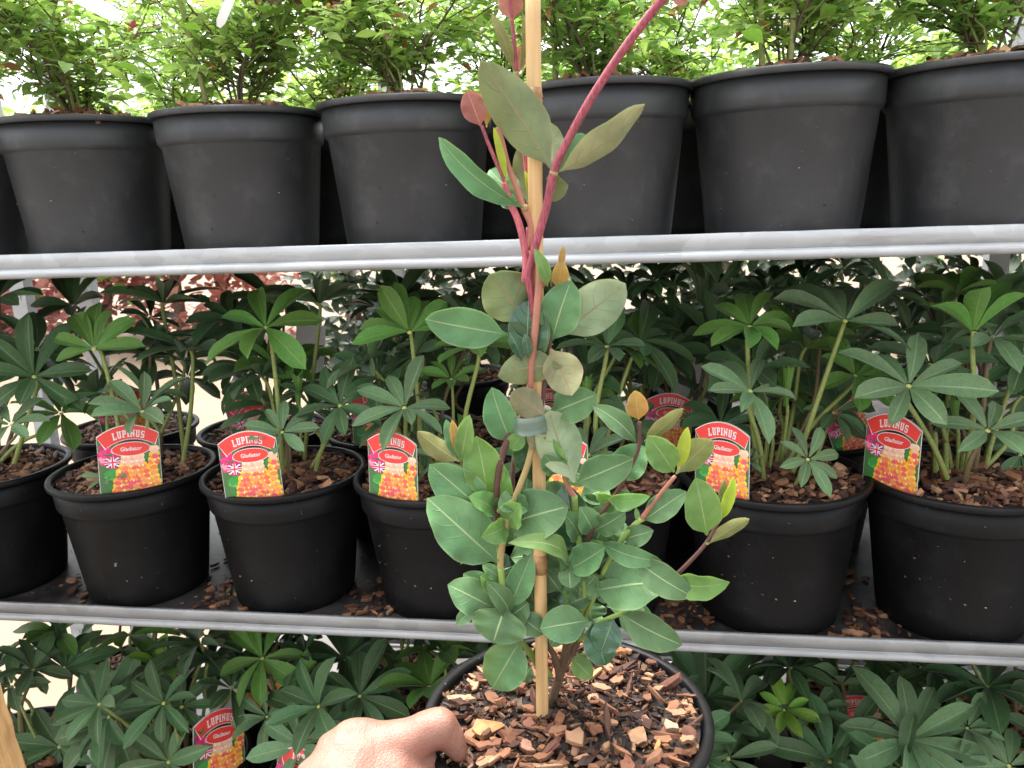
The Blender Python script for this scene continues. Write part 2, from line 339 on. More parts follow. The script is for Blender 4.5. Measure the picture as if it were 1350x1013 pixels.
# ------------------------------------------------------------------ leaf shapes
OVATE = [(0, .05), (.05, .06), (.10, .26), (.2, .66), (.33, .93), (.45, 1), (.6, .98), (.75, .83), (.86, .60), (.94, .36), (.985, .14), (1, 0)]
LUPIN = [(0, .12), (.08, .26), (.25, .60), (.43, .90), (.58, 1), (.74, .96), (.87, .74), (.955, .42), (1, .0)]
SHRUB = [(0, .06), (.08, .25), (.25, .78), (.42, 1), (.6, .86), (.8, .45), (1, 0)]
def leaf_grid(L, W, prof, nx, ny, fold=0.15, arch=0.1, wave=0.0, droop=0.0, twist=0.0, seed=0):
    """one blade: base at origin, +X to tip, +Z the upper side; arch bows the blade up between base and tip"""
    rg = random.Random(seed); ph = rg.uniform(0, 6.28); fr = rg.uniform(2.0, 3.4)
    v = []; uv = []
    for i in range(ny+1):
        t = i/ny; hw = interp(prof, t)*W*0.5
        x = L*t; z = arch*L*4*t*(1-t) - droop*L*t*t
        tw = twist*(t-0.3)
        for j in range(nx+1):
            u = -1 + 2*j/nx
            yy = u*hw; zz = abs(u)**1.4*fold*W*0.5*(hw/(W*0.5)) + wave*W*(abs(u)**2)*math.sin(fr*6.28*t + ph + (1.7 if u > 0 else 0))*min(1, 4*t*(1-t)+.1)
            c, s = math.cos(tw), math.sin(tw)
            v.append((x, yy*c - zz*s, z + zz*c + yy*s)); uv.append((u*0.5+0.5, t))
    f = []
    for i in range(ny):
        for j in range(nx):
            a = i*(nx+1)+j; f.append((a, a+nx+1, a+nx+2, a+1))
    # +Z up winding
    f = [q[::-1] if False else q for q in f]
    return v, f, uv
def flipf(f): return [tuple(reversed(q)) for q in f]
def leaf_solid(name, L, W, prof, nx, ny, mu, md, th=0.0005, **k):
    """a blade with its own upper and lower skin, th apart"""
    v, f, uv = leaf_grid(L, W, prof, nx, ny, **k)
    b = MB(); b.add(v, flipf(f), 0, uv)
    b.add([(x, y*0.995, z-th) for x, y, z in v], f, 1, uv)
    return b.mesh(name, [mu, md], uv=True)
def frame(loc, x, z):
    x = x.normalized(); z = (z - x*z.dot(x)).normalized(); y = z.cross(x)
    return Matrix(((x.x, y.x, z.x, loc.x), (x.y, y.y, z.y, loc.y), (x.z, y.z, z.z, loc.z), (0, 0, 0, 1)))
def xform(v, Mx): return [Mx @ Vector(p) for p in v]

# ------------------------------------------------------------------ ground and what stands far behind
g = obj('ground', mesh('ground', [(-150, -60, 0), (150, -60, 0), (150, 250, 0), (-150, 250, 0)], [(0, 1, 2, 3)], M['ground'], smooth=False)); tag(g, kind='structure')

ai = obj('added_dark_ground', mesh('added_dark_ground', [(-7, -9, .004), (7, -9, .004), (7, 2.45, .004), (-1.35, 2.45, .004), (-1.75, 1.5, .004), (-7, 1.5, .004)], [(0, 1, 2, 3, 4, 5)], M['added_dark_ground'], smooth=False)); tag(ai, kind='structure')  # dark sheet added over the ground to cut bounced light
def crown_mesh(name, cx, n, size, mats, shape, seed):
    rg = random.Random(seed); b = MB()
    clumps = [(Vector((rg.gauss(0, .45)*shape[0], rg.gauss(0, .45)*shape[1], rg.uniform(-.9, .9)*shape[2])), rg.uniform(.16, .38)*min(shape)) for _ in range(cx)]
    for k in range(n):
        c, r = rg.choice(clumps)
        p = c + Vector((rg.gauss(0, 1), rg.gauss(0, 1), rg.gauss(0, 1)))*r*0.75
        d = Vector((rg.gauss(0, 1), rg.gauss(0, 1), rg.gauss(-.2, .6)))
        if d.length < .1: continue
        s = size*rg.uniform(.6, 1.3)
        v, f, uv = leaf_grid(s, s*rg.uniform(.45, .7), SHRUB, 2, 4, fold=.25, arch=-.05)
        Mx = frame(p, d, Vector((rg.gauss(0, .6), rg.gauss(0, .6), 1)))
        b.add(xform(v, Mx), f, rg.randrange(len(mats)), uv)
    return b.mesh(name, mats, uv=True)
def limb_mesh(name, h, r0, n, spread, seed, m, hb=.35):
    rg = random.Random(seed); b = MB()
    tp = [Vector((rg.uniform(-.03, .03)*k, rg.uniform(-.03, .03)*k, h*k/5)) for k in range(6)]
    b.add(*tube(bez(tp, 2), [r0, r0*.45], 8))
    for k in range(n):
        z = h*rg.uniform(hb, .95); a = rg.uniform(0, 6.28); s = Vector((0, 0, z))
        e = s + Vector((math.cos(a)*spread[0], math.sin(a)*spread[1], rg.uniform(.2, .6)*spread[2]))*rg.uniform(.5, .95)
        b.add(*tube(bez([s, (s+e)/2 + Vector((0, 0, .06*h)), e], 3), [r0*.35, r0*.1], 5))
    return b.mesh(name, m)
acer_spots = [(-4.7, 8.6, 1.1, 'red leaved bush half hidden behind the lupins, rightmost of the red bushes'),
              (-6.1, 8.5, 1.15, 'red leaved bush between the two bare uprights at far left'),
              (-7.5, 8.5, 1.1, 'red leaved bush at the far left edge beyond the paving')]
acrown = [crown_mesh('acer_crown', 46, 1500, .13, [M['acer'], M['acer2'], M['acer']], (.75, .6, .85), 5+k) for k in range(2)]
alimb = limb_mesh('acer_trunk', 1.5, .05, 12, (.6, .5, .7), 3, M['trunk'], .08)
for k, (x, y, s, lb) in enumerate(acer_spots):
    t = empty('red_leaved_bush', (x, y, 0), k*1.3); tag(t, lb, 'bush', 'red bushes beyond the paving'); t.scale = (s, s, s)
    obj('trunk', alimb, t); c = obj('crown', acrown[k % 2], t, Matrix.Translation((0, 0, .92))); tag(c, kind='stuff')
gcrown = [crown_mesh('tree_crown', 40, 4200, .17, [M['tree_leaf'], M['sh_light']], (1.35, 1.0, 1.25), 25+k) for k in range(2)]
glimb = limb_mesh('tree_trunk', 3.4, .09, 12, (1.2, 1.1, 1.2), 13, M['trunk'], .4)
for k, (x, y, s, lb) in enumerate([(-7.6, 8.8, .8, 'pale green tree far behind the leftmost shrub on the top shelf'),
                                   (-5.0, 8.2, .8, 'pale green tree far behind the second and third shrubs of the top shelf'),
                                   (-2.9, 8.0, .8, 'pale green tree far behind the top shelf, left of the cane'),
                                   (-1.0, 8.3, .8, 'pale green tree far behind the cane top'),
                                   (0.9, 8.0, .8, 'pale green tree far behind the top shelf, right of the crimson stem'),
                                   (2.9, 8.2, .8, 'pale green tree far behind the rightmost shrub on the top shelf')]):
    t = empty('garden_tree', (x, y, 0), k*.9); tag(t, lb, 'tree', 'trees behind the trolleys'); t.scale = (s, s, s*.9)
    obj('trunk', glimb, t); c = obj('crown', gcrown[k % 2], t, Matrix.Translation((0, 0, 2.55))); tag(c, kind='stuff')

# dark leafy backdrop added to block bright gaps close behind the trolleys
def added_backdrop(x0, x1, y, face, h, n, sz, label, seed):
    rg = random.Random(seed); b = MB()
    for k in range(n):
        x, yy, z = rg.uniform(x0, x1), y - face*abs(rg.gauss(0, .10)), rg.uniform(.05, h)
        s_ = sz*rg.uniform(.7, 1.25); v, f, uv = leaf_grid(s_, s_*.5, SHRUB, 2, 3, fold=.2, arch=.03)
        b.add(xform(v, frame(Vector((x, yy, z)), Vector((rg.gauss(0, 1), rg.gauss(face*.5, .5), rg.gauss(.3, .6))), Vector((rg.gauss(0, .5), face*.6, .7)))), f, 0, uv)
    t = empty('added_backdrop', (0, 0, 0)); tag(t, label, 'added_backdrop')
    tag(obj('foliage', b.mesh('foliage', M['added_backdrop'], uv=True), t), kind='stuff')
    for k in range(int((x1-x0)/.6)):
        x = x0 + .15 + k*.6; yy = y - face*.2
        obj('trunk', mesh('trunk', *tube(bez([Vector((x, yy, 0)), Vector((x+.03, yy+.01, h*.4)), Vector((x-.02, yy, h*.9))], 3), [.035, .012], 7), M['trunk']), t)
added_backdrop(-1.15, 4.2, 2.62, -1, 1.36, 17000, .068, 'added dark leafy backdrop filling the bright gaps behind the lupins', 41)
# ------------------------------------------------------------------ the trolley
LIPY, ZT, ZM, ZB = 0.9127, 1.4078, 0.9178, 0.4278      # front lip and the three shelves' lip tops
DEPTH = 0.585
def lip_prof(h):
    # (y, z) outline of the rolled front edge, front towards -y, top at z=0
    p = [(0.004, 0), (-0.0005, 0), (-0.0018, -0.0015), (-0.0018, -h*.58)]
    for k in range(9):
        a = math.pi*0.5 + math.pi*k/8*1.0
        p.append((0.0045 + math.cos(a)*0.0085 - 0.0045, -h*.80 + math.sin(a)*h*.2))
    p += [(0.010, -h), (0.010, -h+.004), (0.004, -h*.7)]
    return p
def extrude_x(prof, x0, x1, nseg=24, jit=0.0, rg=None):
    v = []; f = []; n = len(prof)
    for k in range(nseg+1):
        x = x0 + (x1-x0)*k/nseg; dy = rg.uniform(-jit, jit) if rg else 0; dz = rg.uniform(-jit, jit) if rg else 0
        for (y, z) in prof: v.append((x, y+dy, z+dz))
    for k in range(nseg):
        for j in range(n):
            a = k*n+j; b = k*n+(j+1) % n; f.append((a, b, b+n, a+n))
    f.append(tuple(range(n-1, -1, -1))); f.append(tuple(nseg*n+j for j in range(n)))
    return v, f
def shelf(parent, x0, x1, z, ydepth, h, rg, mk='galv'):
    s = obj('shelf', mesh('shelf_deck', *box(x0, x1, .0045, ydepth, z-.019, z-.012), M['deck'], smooth=False), parent)
    me = mesh('front_lip', *extrude_x([(y, z+q) for y, q in lip_prof(h)], x0, x1, 60, .00025, rg), M[mk], smooth=False)
    for p in me.polygons: p.use_smooth = len(p.vertices) == 4
    obj('front_lip', me, s)
    obj('rear_lip', mesh('rear_lip', *box(x0, x1, ydepth+.001, ydepth+.006, z-.03, z), M['galv'], smooth=False), s)
    for xx in (x0-.004, x1+.001):
        obj('end_lip', mesh('end_lip', *box(xx, xx+.003, .003, ydepth, z-.03, z), M['galv'], smooth=False), s)
    return s
def post_mesh(h):
    b = MB(); w, d = .017, .013
    b.add(*box(-w, w, -d, -d+.003, 0, h)); b.add(*box(-w, -w+.003, -d+.0031, d, 0, h)); b.add(*box(w-.003, w, -d+.0031, d, 0, h))
    z = .1
    while z < h-.05:                                           # the row of hook slots, raised rims down the face
        b.add(*box(-.006, .006, -d-.0012, -d-.0001, z, z+.022)); z += .055
    return b.mesh('post', M['galv'], smooth=False)
def trolley(name, x0, x1, y0, zs, ydepth, label, group, seed, front_posts=True, hs=(.029, .029, .029)):
    rg = random.Random(seed)
    t = empty(name, (0, y0, 0)); tag(t, label, 'trolley', group)
    for q_, (z, h) in enumerate(zip(zs, hs)): shelf(t, x0, x1, z, ydepth, h, rg, 'galv' if q_ == 0 else 'galv_shaded')
    pm = post_mesh(1.95)
    for x in (x0-.025, x1+.025):
        obj('post', pm, t, Matrix.Translation((x, ydepth-.03, .09)))
        if front_posts: obj('post', pm, t, Matrix.Translation((x, .03, .09)))
    fr = MB()
    for (a, b_, c, d) in ((x0-.045, x1+.045, .012, .05), (x0-.045, x1+.045, ydepth-.05, ydepth-.012)): fr.add(*box(a, b_, c, d, .075, .089))
    for xx in (x0-.045, x1+.012): fr.add(*box(xx, xx+.033, .0505, ydepth-.0505, .076, .089))
    base = obj('base_frame', fr.mesh('base_frame', M['galv'], smooth=False), t)
    wv, wf = lathe([(.0, -.014), (.03, -.014), (.0355, -.009), (.0355, .009), (.03, .014), (.0, .014)], 18)
    wm = mesh('wheel', [(z, x, y) for x, y, z in wv], wf, M['pot'])
    for xx in (x0+.02, x1-.02):
        for yy in (.03, ydepth-.03): obj('wheel', wm, t, Matrix.Translation((xx, yy, .0362)))
    return t
main_tr = trolley('plant_trolley', -1.215, 0.99, LIPY, (ZT, ZM, ZB), DEPTH, 'galvanised plant trolley with three long shelves filling the view', 'plant trolleys', 1, front_posts=True, hs=(.031, .026, .026))
for px in (108, 1318):
    xx = solve_x(px, LIPY+DEPTH-.03, 1.15); obj('post', post_mesh(1.95), main_tr, Matrix.Translation((xx, DEPTH+.022, .09)))
back_tr = trolley('plant_trolley', -0.62, 1.9, 1.62, (1.372, 0.90, 0.46), .58, 'galvanised plant trolley standing behind the long one, mostly hidden by lupins', 'plant trolleys', 2, front_posts=False)

# ------------------------------------------------------------------ pots
BARKC = [(.26, .118, .062), (.36, .175, .092), (.18, .078, .043), (.43, .225, .12), (.11, .047, .028), (.46, .27, .15), (.07, .032, .02), (.31, .145, .07), (.06, .027, .018), (.15, .062, .036)]
def chip(rg, L, W, T):
    n = rg.choice((6, 7, 8, 9)); v = []; ph = rg.uniform(0, 6.28)
    for k in range(n):
        a = 2*math.pi*k/n + rg.uniform(-.3, .3); q = rg.uniform(.5, 1.15)
        v.append((math.cos(a)*L*.5*q, math.sin(a)*W*.5*q, T*.5 + rg.uniform(-.2, .2)*T))
    for k in range(n): x, y, z = v[k]; v.append((x*rg.uniform(.85, 1.12), y*rg.uniform(.85, 1.12), -T*.5 + rg.uniform(-.25, .25)*T))
    v.append((rg.uniform(-.1, .1)*L, rg.uniform(-.1, .1)*W, T*rg.uniform(.45, .95)))
    f = [(k, (k+1) % n, 2*n) for k in range(n)] + [(n+k, n+(k+1) % n, (k+1) % n, k) for k in range(n)] + [tuple(n+k for k in reversed(range(n)))]
    return v, f
POTR, POTH = 0.112, 0.178
pot_v, pot_f = lathe([(0, .003), (.070, .003), (.072, 0), (.079, 0), (.0815, .003), (.083, .012), (.0985, .136), (.1000, .1375), (.1025, .1405), (.1035, .143), (.1056, .171), (.1040, .171), (.0995, .142), (.0965, .13), (.077, .01), (0, .008)], 56)
pot_me = mesh('pot', pot_v, pot_f, M['pot'])
rim_v, rim_f = lathe([(.1053, .1712), (.1108, .1705), (.1122, .172), (.1124, .1755), (.1116, .1778), (.1100, .1786), (.1060, .1786), (.1040, .1772), (.1037, .1712)], 56)
rim_me = mesh('rim', rim_v, rim_f, M['pot'])
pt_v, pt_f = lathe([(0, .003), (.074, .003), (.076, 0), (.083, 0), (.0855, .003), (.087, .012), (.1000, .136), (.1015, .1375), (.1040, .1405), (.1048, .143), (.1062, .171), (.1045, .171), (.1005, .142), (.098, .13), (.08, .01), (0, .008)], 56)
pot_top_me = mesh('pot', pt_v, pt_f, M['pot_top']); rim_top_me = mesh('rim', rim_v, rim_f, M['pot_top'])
def speck_mesh(seed, prof_r0, prof_r1):
    rg = random.Random(seed); b = MB()
    for k in range(14):
        a = rg.uniform(-2.6, -.5); t = rg.random(); z = .015 + t*.115; r = prof_r0 + (prof_r1-prof_r0)*t
        L = rg.choice((.0012, .0016, .0024, .0035))*rg.uniform(.6, 1.3); cv, cf = chip(rg, L, L*rg.choice((.3, .6)), L*.4)
        n_ = Vector((math.cos(a), math.sin(a), -.17)); Mx = frame(Vector((r*math.cos(a), r*math.sin(a), z)) + n_*L*.1, n_.cross(Vector((rg.gauss(0, .5), rg.gauss(0, .5), 1))), n_)
        c = rg.choice(((.30, .24, .18), (.10, .06, .04), (.18, .11, .07), (.36, .32, .27), (.05, .03, .02))); b.add(xform(cv, Mx), cf, 0, None, c)
    return b.mesh('soil_specks', M['bark'], smooth=False, cols=True)
SPK = [speck_mesh(7, .0833, .0985), speck_mesh(8, .0833, .0985)]; SPK_TOP = [speck_mesh(9, .0874, .1000), speck_mesh(10, .0874, .1000)]
pot_rng = random.Random(99)
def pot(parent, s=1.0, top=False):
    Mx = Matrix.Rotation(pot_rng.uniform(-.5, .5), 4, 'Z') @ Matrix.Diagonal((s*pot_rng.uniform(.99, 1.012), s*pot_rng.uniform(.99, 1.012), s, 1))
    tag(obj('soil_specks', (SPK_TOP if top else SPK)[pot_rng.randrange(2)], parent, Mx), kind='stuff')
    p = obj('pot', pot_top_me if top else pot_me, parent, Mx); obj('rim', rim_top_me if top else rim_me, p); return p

# bark pieces
def mulch_mesh(seed, n, rad, mound, big=1.0, dark=0.0):
    """soil mound with loose bark pieces all over it; z = 0 at the mulch edge"""
    rg = random.Random(seed); b = MB()
    N = 28; K = 8; v = [(0, 0, mound)]; f = []
    for k in range(1, K+1):
        r = rad*k/K
        for j in range(N):
            a = 2*math.pi*j/N; v.append((r*math.cos(a), r*math.sin(a), mound*(1-(k/K)**2) + rg.uniform(-.003, .003)))
    f += [(0, 1+j, 1+(j+1) % N) for j in range(N)]
    for k in range(K-1):
        for j in range(N): f.append((1+k*N+j, 1+(k+1)*N+j, 1+(k+1)*N+(j+1) % N, 1+k*N+(j+1) % N))
    b.add(v, f, 0)
    for k in range(n):
        r = rad*math.sqrt(rg.random())*.965; a = rg.uniform(0, 6.28)
        L = rg.choice((.007, .010, .013, .016, .022))*big*rg.uniform(.7, 1.3); W = L*rg.choice((.3, .45, .6, .75)); T = L*rg.uniform(.12, .25)
        L = min(L, 2*(rad*1.0-r)+.01)
        cv, cf = chip(rg, L, W, T)
        z = mound*(1-(r/rad)**2) + rg.uniform(0, .006)*big
        Mx = Matrix.Translation((r*math.cos(a), r*math.sin(a), z)) @ Matrix.Rotation(rg.uniform(0, 6.28), 4, 'Z') @ Matrix.Rotation(rg.gauss(0, .38), 4, 'X') @ Matrix.Rotation(rg.gauss(0, .38), 4, 'Y')
        c = rg.choice(BARKC); q = rg.uniform(.6, 1.25)*(1-dark)
        b.add(xform(cv, Mx), cf, 1, None, tuple(x*q for x in c))
    me = b.mesh('bark_mulch', [M['soil'], M['bark']], smooth=False, cols=True); return me
MULCH = [mulch_mesh(100+k, 620, .1015, .012) for k in range(4)]
MULCH_TOP = [mulch_mesh(110+k, 420, .1015, .022) for k in range(2)]
def mulch(parent, k, z, s=1.0, top=False, rz=0.0):
    o = obj('bark_mulch', (MULCH_TOP if top else MULCH)[k % (2 if top else 4)], parent, Matrix.Translation((0, 0, z)) @ Matrix.Rotation(rz, 4, 'Z') @ Matrix.Diagonal((s, s, s, 1)))
    tag(o, kind='stuff'); return o

# ------------------------------------------------------------------ shrubs on the top shelf
SHL = [leaf_solid('leaf', 1.0, w, SHRUB, 4, 7, M['sh_light'] if k % 2 else M['sh_leaf'], M['sh_light'], th=.004, fold=.2, arch=.06, droop=.15, wave=.02, seed=k) for k, w in enumerate((.5, .45, .55, .42))]
SHL.append(leaf_solid('leaf', 1.0, .4, SHRUB, 4, 7, M['sh_bronze'], M['sh_light'], th=.004, fold=.25, arch=.05, droop=.1, seed=9))
def shrub_parts(seed, keep=.8):
    """twigs (joined hair-thin growth) and foliage meshes for one shrub, z = 0 at the mulch"""
    rg = random.Random(seed); tw = MB(); fo = MB(); stems = []; spots = []
    for k in range(11):
        a = rg.uniform(0, 6.28); ln = rg.uniform(.07, .175); r0 = rg.uniform(.0, .018)
        p = [Vector((math.cos(a)*r0, math.sin(a)*r0, -.006))]
        H = rg.uniform(.15, .29)
        for j in range(1, 6):
            t = j/5; p.append(Vector((math.cos(a)*(r0+ln*t**1.15) + rg.gauss(0, .008), math.sin(a)*(r0+ln*t**1.15) + rg.gauss(0, .008), H*t)))
        q = bez(p, 3); stems.append((q, .0015))
        for j in range(2, len(q)-1):
            if rg.random() < .85:
                aa = rg.uniform(0, 6.28); d = Vector((math.cos(aa), math.sin(aa), rg.uniform(-.1, .7))); L2 = rg.uniform(.03, .12)
                e = q[j] + d*L2; mid = (q[j]+e)/2 + Vector((0, 0, .008))
                tp = bez([q[j], mid, e], 3); tw.add(*tube(tp, [.0011, .0005], 4, False))
                for s in range(1, len(tp)):
                    for sg in (-1, 1):
                        spots.append((tp[s], (tp[s]-tp[s-1]).normalized(), sg))
    for (p, d, sg) in spots:
        for rep in range(2):
            side = d.cross(Vector((0, 0, 1)))
            if side.length < .05: side = Vector((1, 0, 0))
            dd = (d*rg.uniform(.2, .9) + side.normalized()*sg*rg.uniform(.4, 1) + Vector((rg.gauss(0, .3), rg.gauss(0, .3), rg.uniform(-.35, .35))))
            s = rg.choice((.013, .017, .020, .025))*rg.uniform(.8, 1.25)
            pp = p + Vector((rg.gauss(0, .006), rg.gauss(0, .006), rg.gauss(0, .006)))
            if pp.z < .012 or (pp.z > .16 and rg.random() < .5) or rg.random() > keep: continue
            v, f, uv = leaf_grid(s, s*rg.uniform(.34, .5), SHRUB, 2, 4, fold=.22, arch=.04, droop=rg.uniform(0, .3))
            fo.add(xform(v, frame(pp, dd, Vector((rg.gauss(0, .5), rg.gauss(0, .5), 1)))), f, 0 if rg.random() < .45 else (1 if rg.random() < .93 else 2), uv)
    for k in range(44):                                       # pink blossoms high in the growth
        q, _ = rg.choice(stems); p = q[rg.randrange(8, len(q))] + Vector((rg.gauss(0, .02), rg.gauss(0, .02), rg.gauss(.0, .02)))
        if p.z < .08: continue
        for j in range(5):
            a = j*1.256; v, f, uv = leaf_grid(.014, .009, SHRUB, 2, 3, fold=.3, arch=.1)
            fo.add(xform(v, frame(p, Vector((math.cos(a), math.sin(a), rg.uniform(.2, .8))), Vector((0, 0, 1)))), f, 3 if k % 3 else 4, uv)
    return (tw.mesh('twigs', M['sh_twig']), fo.mesh('foliage', [M['sh_leaf'], M['sh_light'], M['sh_bronze'], M['pinkf'], M['paleflower']], uv=True),
            [mesh('branch', *tube(q, [r*1.2, r*.5], 5), M['sh_twig' if j % 3 else 'sh_stem']) for j, (q, r) in enumerate(stems)])
SHR = [shrub_parts(300+k, .95) for k in range(3)]; SHR_THIN = [shrub_parts(340+k, .6) for k in range(2)]
def potted_shrub(x, y, z, label, k, rz=0.0, big=60, canes=(), group='shrubs in black pots on the top shelf', s=1.0, thin=False):
    t = empty('potted_shrub', (x, y, z)); tag(t, label, 'potted plant', group)
    pot(t, s, True); mulch(t, k, .166*s, s, True, rz)
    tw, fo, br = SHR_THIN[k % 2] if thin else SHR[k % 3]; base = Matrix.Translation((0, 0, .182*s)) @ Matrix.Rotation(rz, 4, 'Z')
    for b in br: obj('branch', b, t, base)
    tag(obj('twigs', tw, t, base), kind='stuff'); tag(obj('foliage', fo, t, base), kind='stuff')
    rg = random.Random(900+int(x*1000))
    for j in range(big):                                       # the larger leaves nearest the viewer, one by one
        a = rg.uniform(-2.9, -.25); r = rg.uniform(.05, .145); h = rg.uniform(.012, .2)
        p = Vector((math.cos(a)*r, math.sin(a)*r*.9, .185*s + h))
        d = Vector((math.cos(a)*rg.uniform(0, 1) + rg.gauss(0, .7), math.sin(a)*rg.uniform(0, 1) - .2 + rg.gauss(0, .3), rg.gauss(.05, .35)))
        q = rg.choice((.018, .023, .028, .034))*rg.uniform(.85, 1.15)
        obj('leaf', SHL[rg.randrange(5) if rg.random() < .25 else rg.randrange(4)], t, frame(p, d, Vector((rg.gauss(0, .35), rg.gauss(-.15, .35), 1))) @ Matrix.Diagonal((q, q, q, 1)))
    for (dx, dy, lx, ly) in canes:                             # pale green stakes / thick stems
        p0 = Vector((dx, dy, .172)); p1 = p0 + Vector((lx, ly, .42))
        obj('stake', mesh('stake', *tube(bez([p0, (p0+p1)/2 + Vector((.004, 0, 0)), p1], 4), [.0038, .0032], 7), M['sh_stem']), t)
    return t
TOPX = (-75, 112, 316, 536, 788, 1036, 1302)
top_lab = ['leafy potted shrub cut off by the left edge of the top shelf',
           'leafy potted shrub under the white strap tag at top left',
           'leafy potted shrub with a slanting pale stake, top shelf, left',
           'leafy potted shrub on the top shelf just left of the cane',
           'leafy potted shrub on the top shelf behind the long crimson stem',
           'leafy potted shrub second from right on the top shelf',
           'leafy potted shrub at the right end of the top shelf']
top_canes = [(), ((.0, -.02, -.02, .0), (-.03, .0, -.01, .02)), ((-.025, -.03, -.075, .0),), ((-.02, .0, -.02, .0),), ((.02, -.02, .01, 0), (.035, .01, .02, .01), (-.05, .0, -.02, .01)), ((-.03, -.02, -.03, 0), (.0, -.02, .0, 0)), ((.07, .02, -.08, .02),)]
ZTD, ZMD, ZBD = ZT-.0118, ZM-.0118, ZB-.0118
top_pots = []
for k, px in enumerate(TOPX):
    y = LIPY + .104 + (0.006 if k % 2 else 0); x = solve_x(px, y, ZTD+POTH)
    top_pots.append((x, y)); potted_shrub(x, y, ZTD, top_lab[k], k, k*1.9, 40 if k else 15, top_canes[k], s=(1.02, 1.0, .99, 1.0, 1.02, 1.03, 1.02)[k])
back_lab = ['back row shrub on the top shelf behind the two leftmost whole pots',
            'back row shrub on the top shelf behind the slanting stake',
            'back row shrub on the top shelf directly behind the cane',
            'back row shrub on the top shelf right of the crimson stem',
            'back row shrub seen between the two rightmost pots of the top shelf']
for k, (x, y) in enumerate([(-.70, 1.25), (-.45, 1.25), (-.19, 1.25), (.06, 1.245), (.325, 1.235)]):
    potted_shrub(x, y, ZTD, back_lab[k], k+1, 2.2+k*1.3, 8, (), 'shrubs in the back row of the top shelf', thin=True)
# ------------------------------------------------------------------ lupins
LFL = {}
for key, mk, wm in (('dark', 'lu_dark', 1.0), ('mid', 'lu_mid', 1.0), ('fresh', 'lu_fresh', 1.12), ('lime', 'lu_lime', 1.15)):
    LFL[key] = [leaf_solid('leaflet', 1.0, w*wm, LUPIN, 4, 8, M[mk], M[mk], th=.006, fold=f, arch=a, droop=d, wave=.02, twist=tw, seed=k) for k, (w, f, a, d, tw) in
                enumerate(((.34, .5, .04, .06, .1), (.30, .85, .06, -.08, -.15), (.37, .3, .02, .26, .2), (.33, .6, .05, .14, -.3), (.36, .45, .08, -.02, .3), (.29, 1.0, .03, .1, 0), (.35, .35, .0, .38, -.1)))]
EYEM = mesh('leaf_eye', *lathe([(0, -.4), (.75, -.25), (1, 0), (.7, .28), (0, .4)], 8), M['lu_eye'])
def palm(t, loc, c, n, Rr, base, key, num=9, cup=.25, rot=0.0, seed=0, rad=.0027, arc=6.283, bow=.02):
    """one palmate lupin leaf: stalk from base to c (world), leaflets round the normal n"""
    rg = random.Random(seed)
    c = Vector(c) - loc; base = Vector(base) - loc; n = Vector(n).normalized()
    mid = (c+base)/2 + Vector((rg.gauss(0, bow), rg.gauss(0, bow)*.5, 0)); mid2 = c - n*min(.02, (c-base).length*.3)
    q = bez([base, mid, mid2, c], 5)
    st = obj('leaf', mesh('leaf_stalk', *tube(q, [rad*1.25, rad*.8], 6), M['lu_stem'] if rg.random() < .72 else M['lu_stem_red']), t)
    u = n.orthogonal().normalized()
    # zero azimuth = the direction in the leaf plane that points most to image right
    u = (rt - n*rt.dot(n)).normalized(); wv = n.cross(u)
    for k in range(num):
        a = rot + arc*(k + rg.uniform(-.16, .16))/num
        d = (u*math.cos(a) + wv*math.sin(a))*math.cos(cup + rg.gauss(0, .17)) + n*math.sin(cup + rg.gauss(0, .17))
        L = Rr*rg.uniform(.72, 1.08)
        Mx = frame(c + d*.004, d, n + Vector((rg.gauss(0, .22), rg.gauss(0, .22), 0))) @ Matrix.Diagonal((L, L, L, 1))
        obj('leaflet', rg.choice(LFL[key]), st, Mx)
    e = rad*1.15; obj('leaf_eye', EYEM, st, frame(c, u, n) @ Matrix.Diagonal((e, e, e*.7, 1)))
    return st
def sprout(t, loc, base, tip, seed, m='lu_fresh'):
    """a folded young leaf: a brush of narrow upright leaflets on a stalk"""
    rg = random.Random(seed); base = Vector(base) - loc; tip = Vector(tip) - loc; h = (tip-base).length
    st = obj('young_leaf', mesh('young_stalk', *tube(bez([base, base.lerp(tip, .5) + Vector((.003, 0, 0)), base.lerp(tip, .62)], 3), [.0024, .0022], 6), M['lu_stem']), t)
    for k in range(7):
        a = k*.9; d = (tip-base).normalized() + Vector((math.cos(a), math.sin(a), 0))*.16
        L = h*.42*rg.uniform(.85, 1.05)
        obj('leaflet', LFL['fresh'][1], st, frame(base.lerp(tip, .58) + Vector((math.cos(a), math.sin(a), 0))*.003, d, Vector((-math.cos(a), -math.sin(a), .2))) @ Matrix.Diagonal((L, L*.55, L*.55, 1)))
def nrm(tilt, side):
    """leaf normal: tilt 0 = up, 90 = facing the viewer; side swings it to the right (+) or left (-)"""
    back = -Vector((fwd.x, fwd.y, 0)).normalized(); r = rt0
    h = back*math.cos(R(side)) + r*math.sin(R(side))
    return Vector((0, 0, 1))*math.cos(R(tilt)) + h*math.sin(R(tilt))
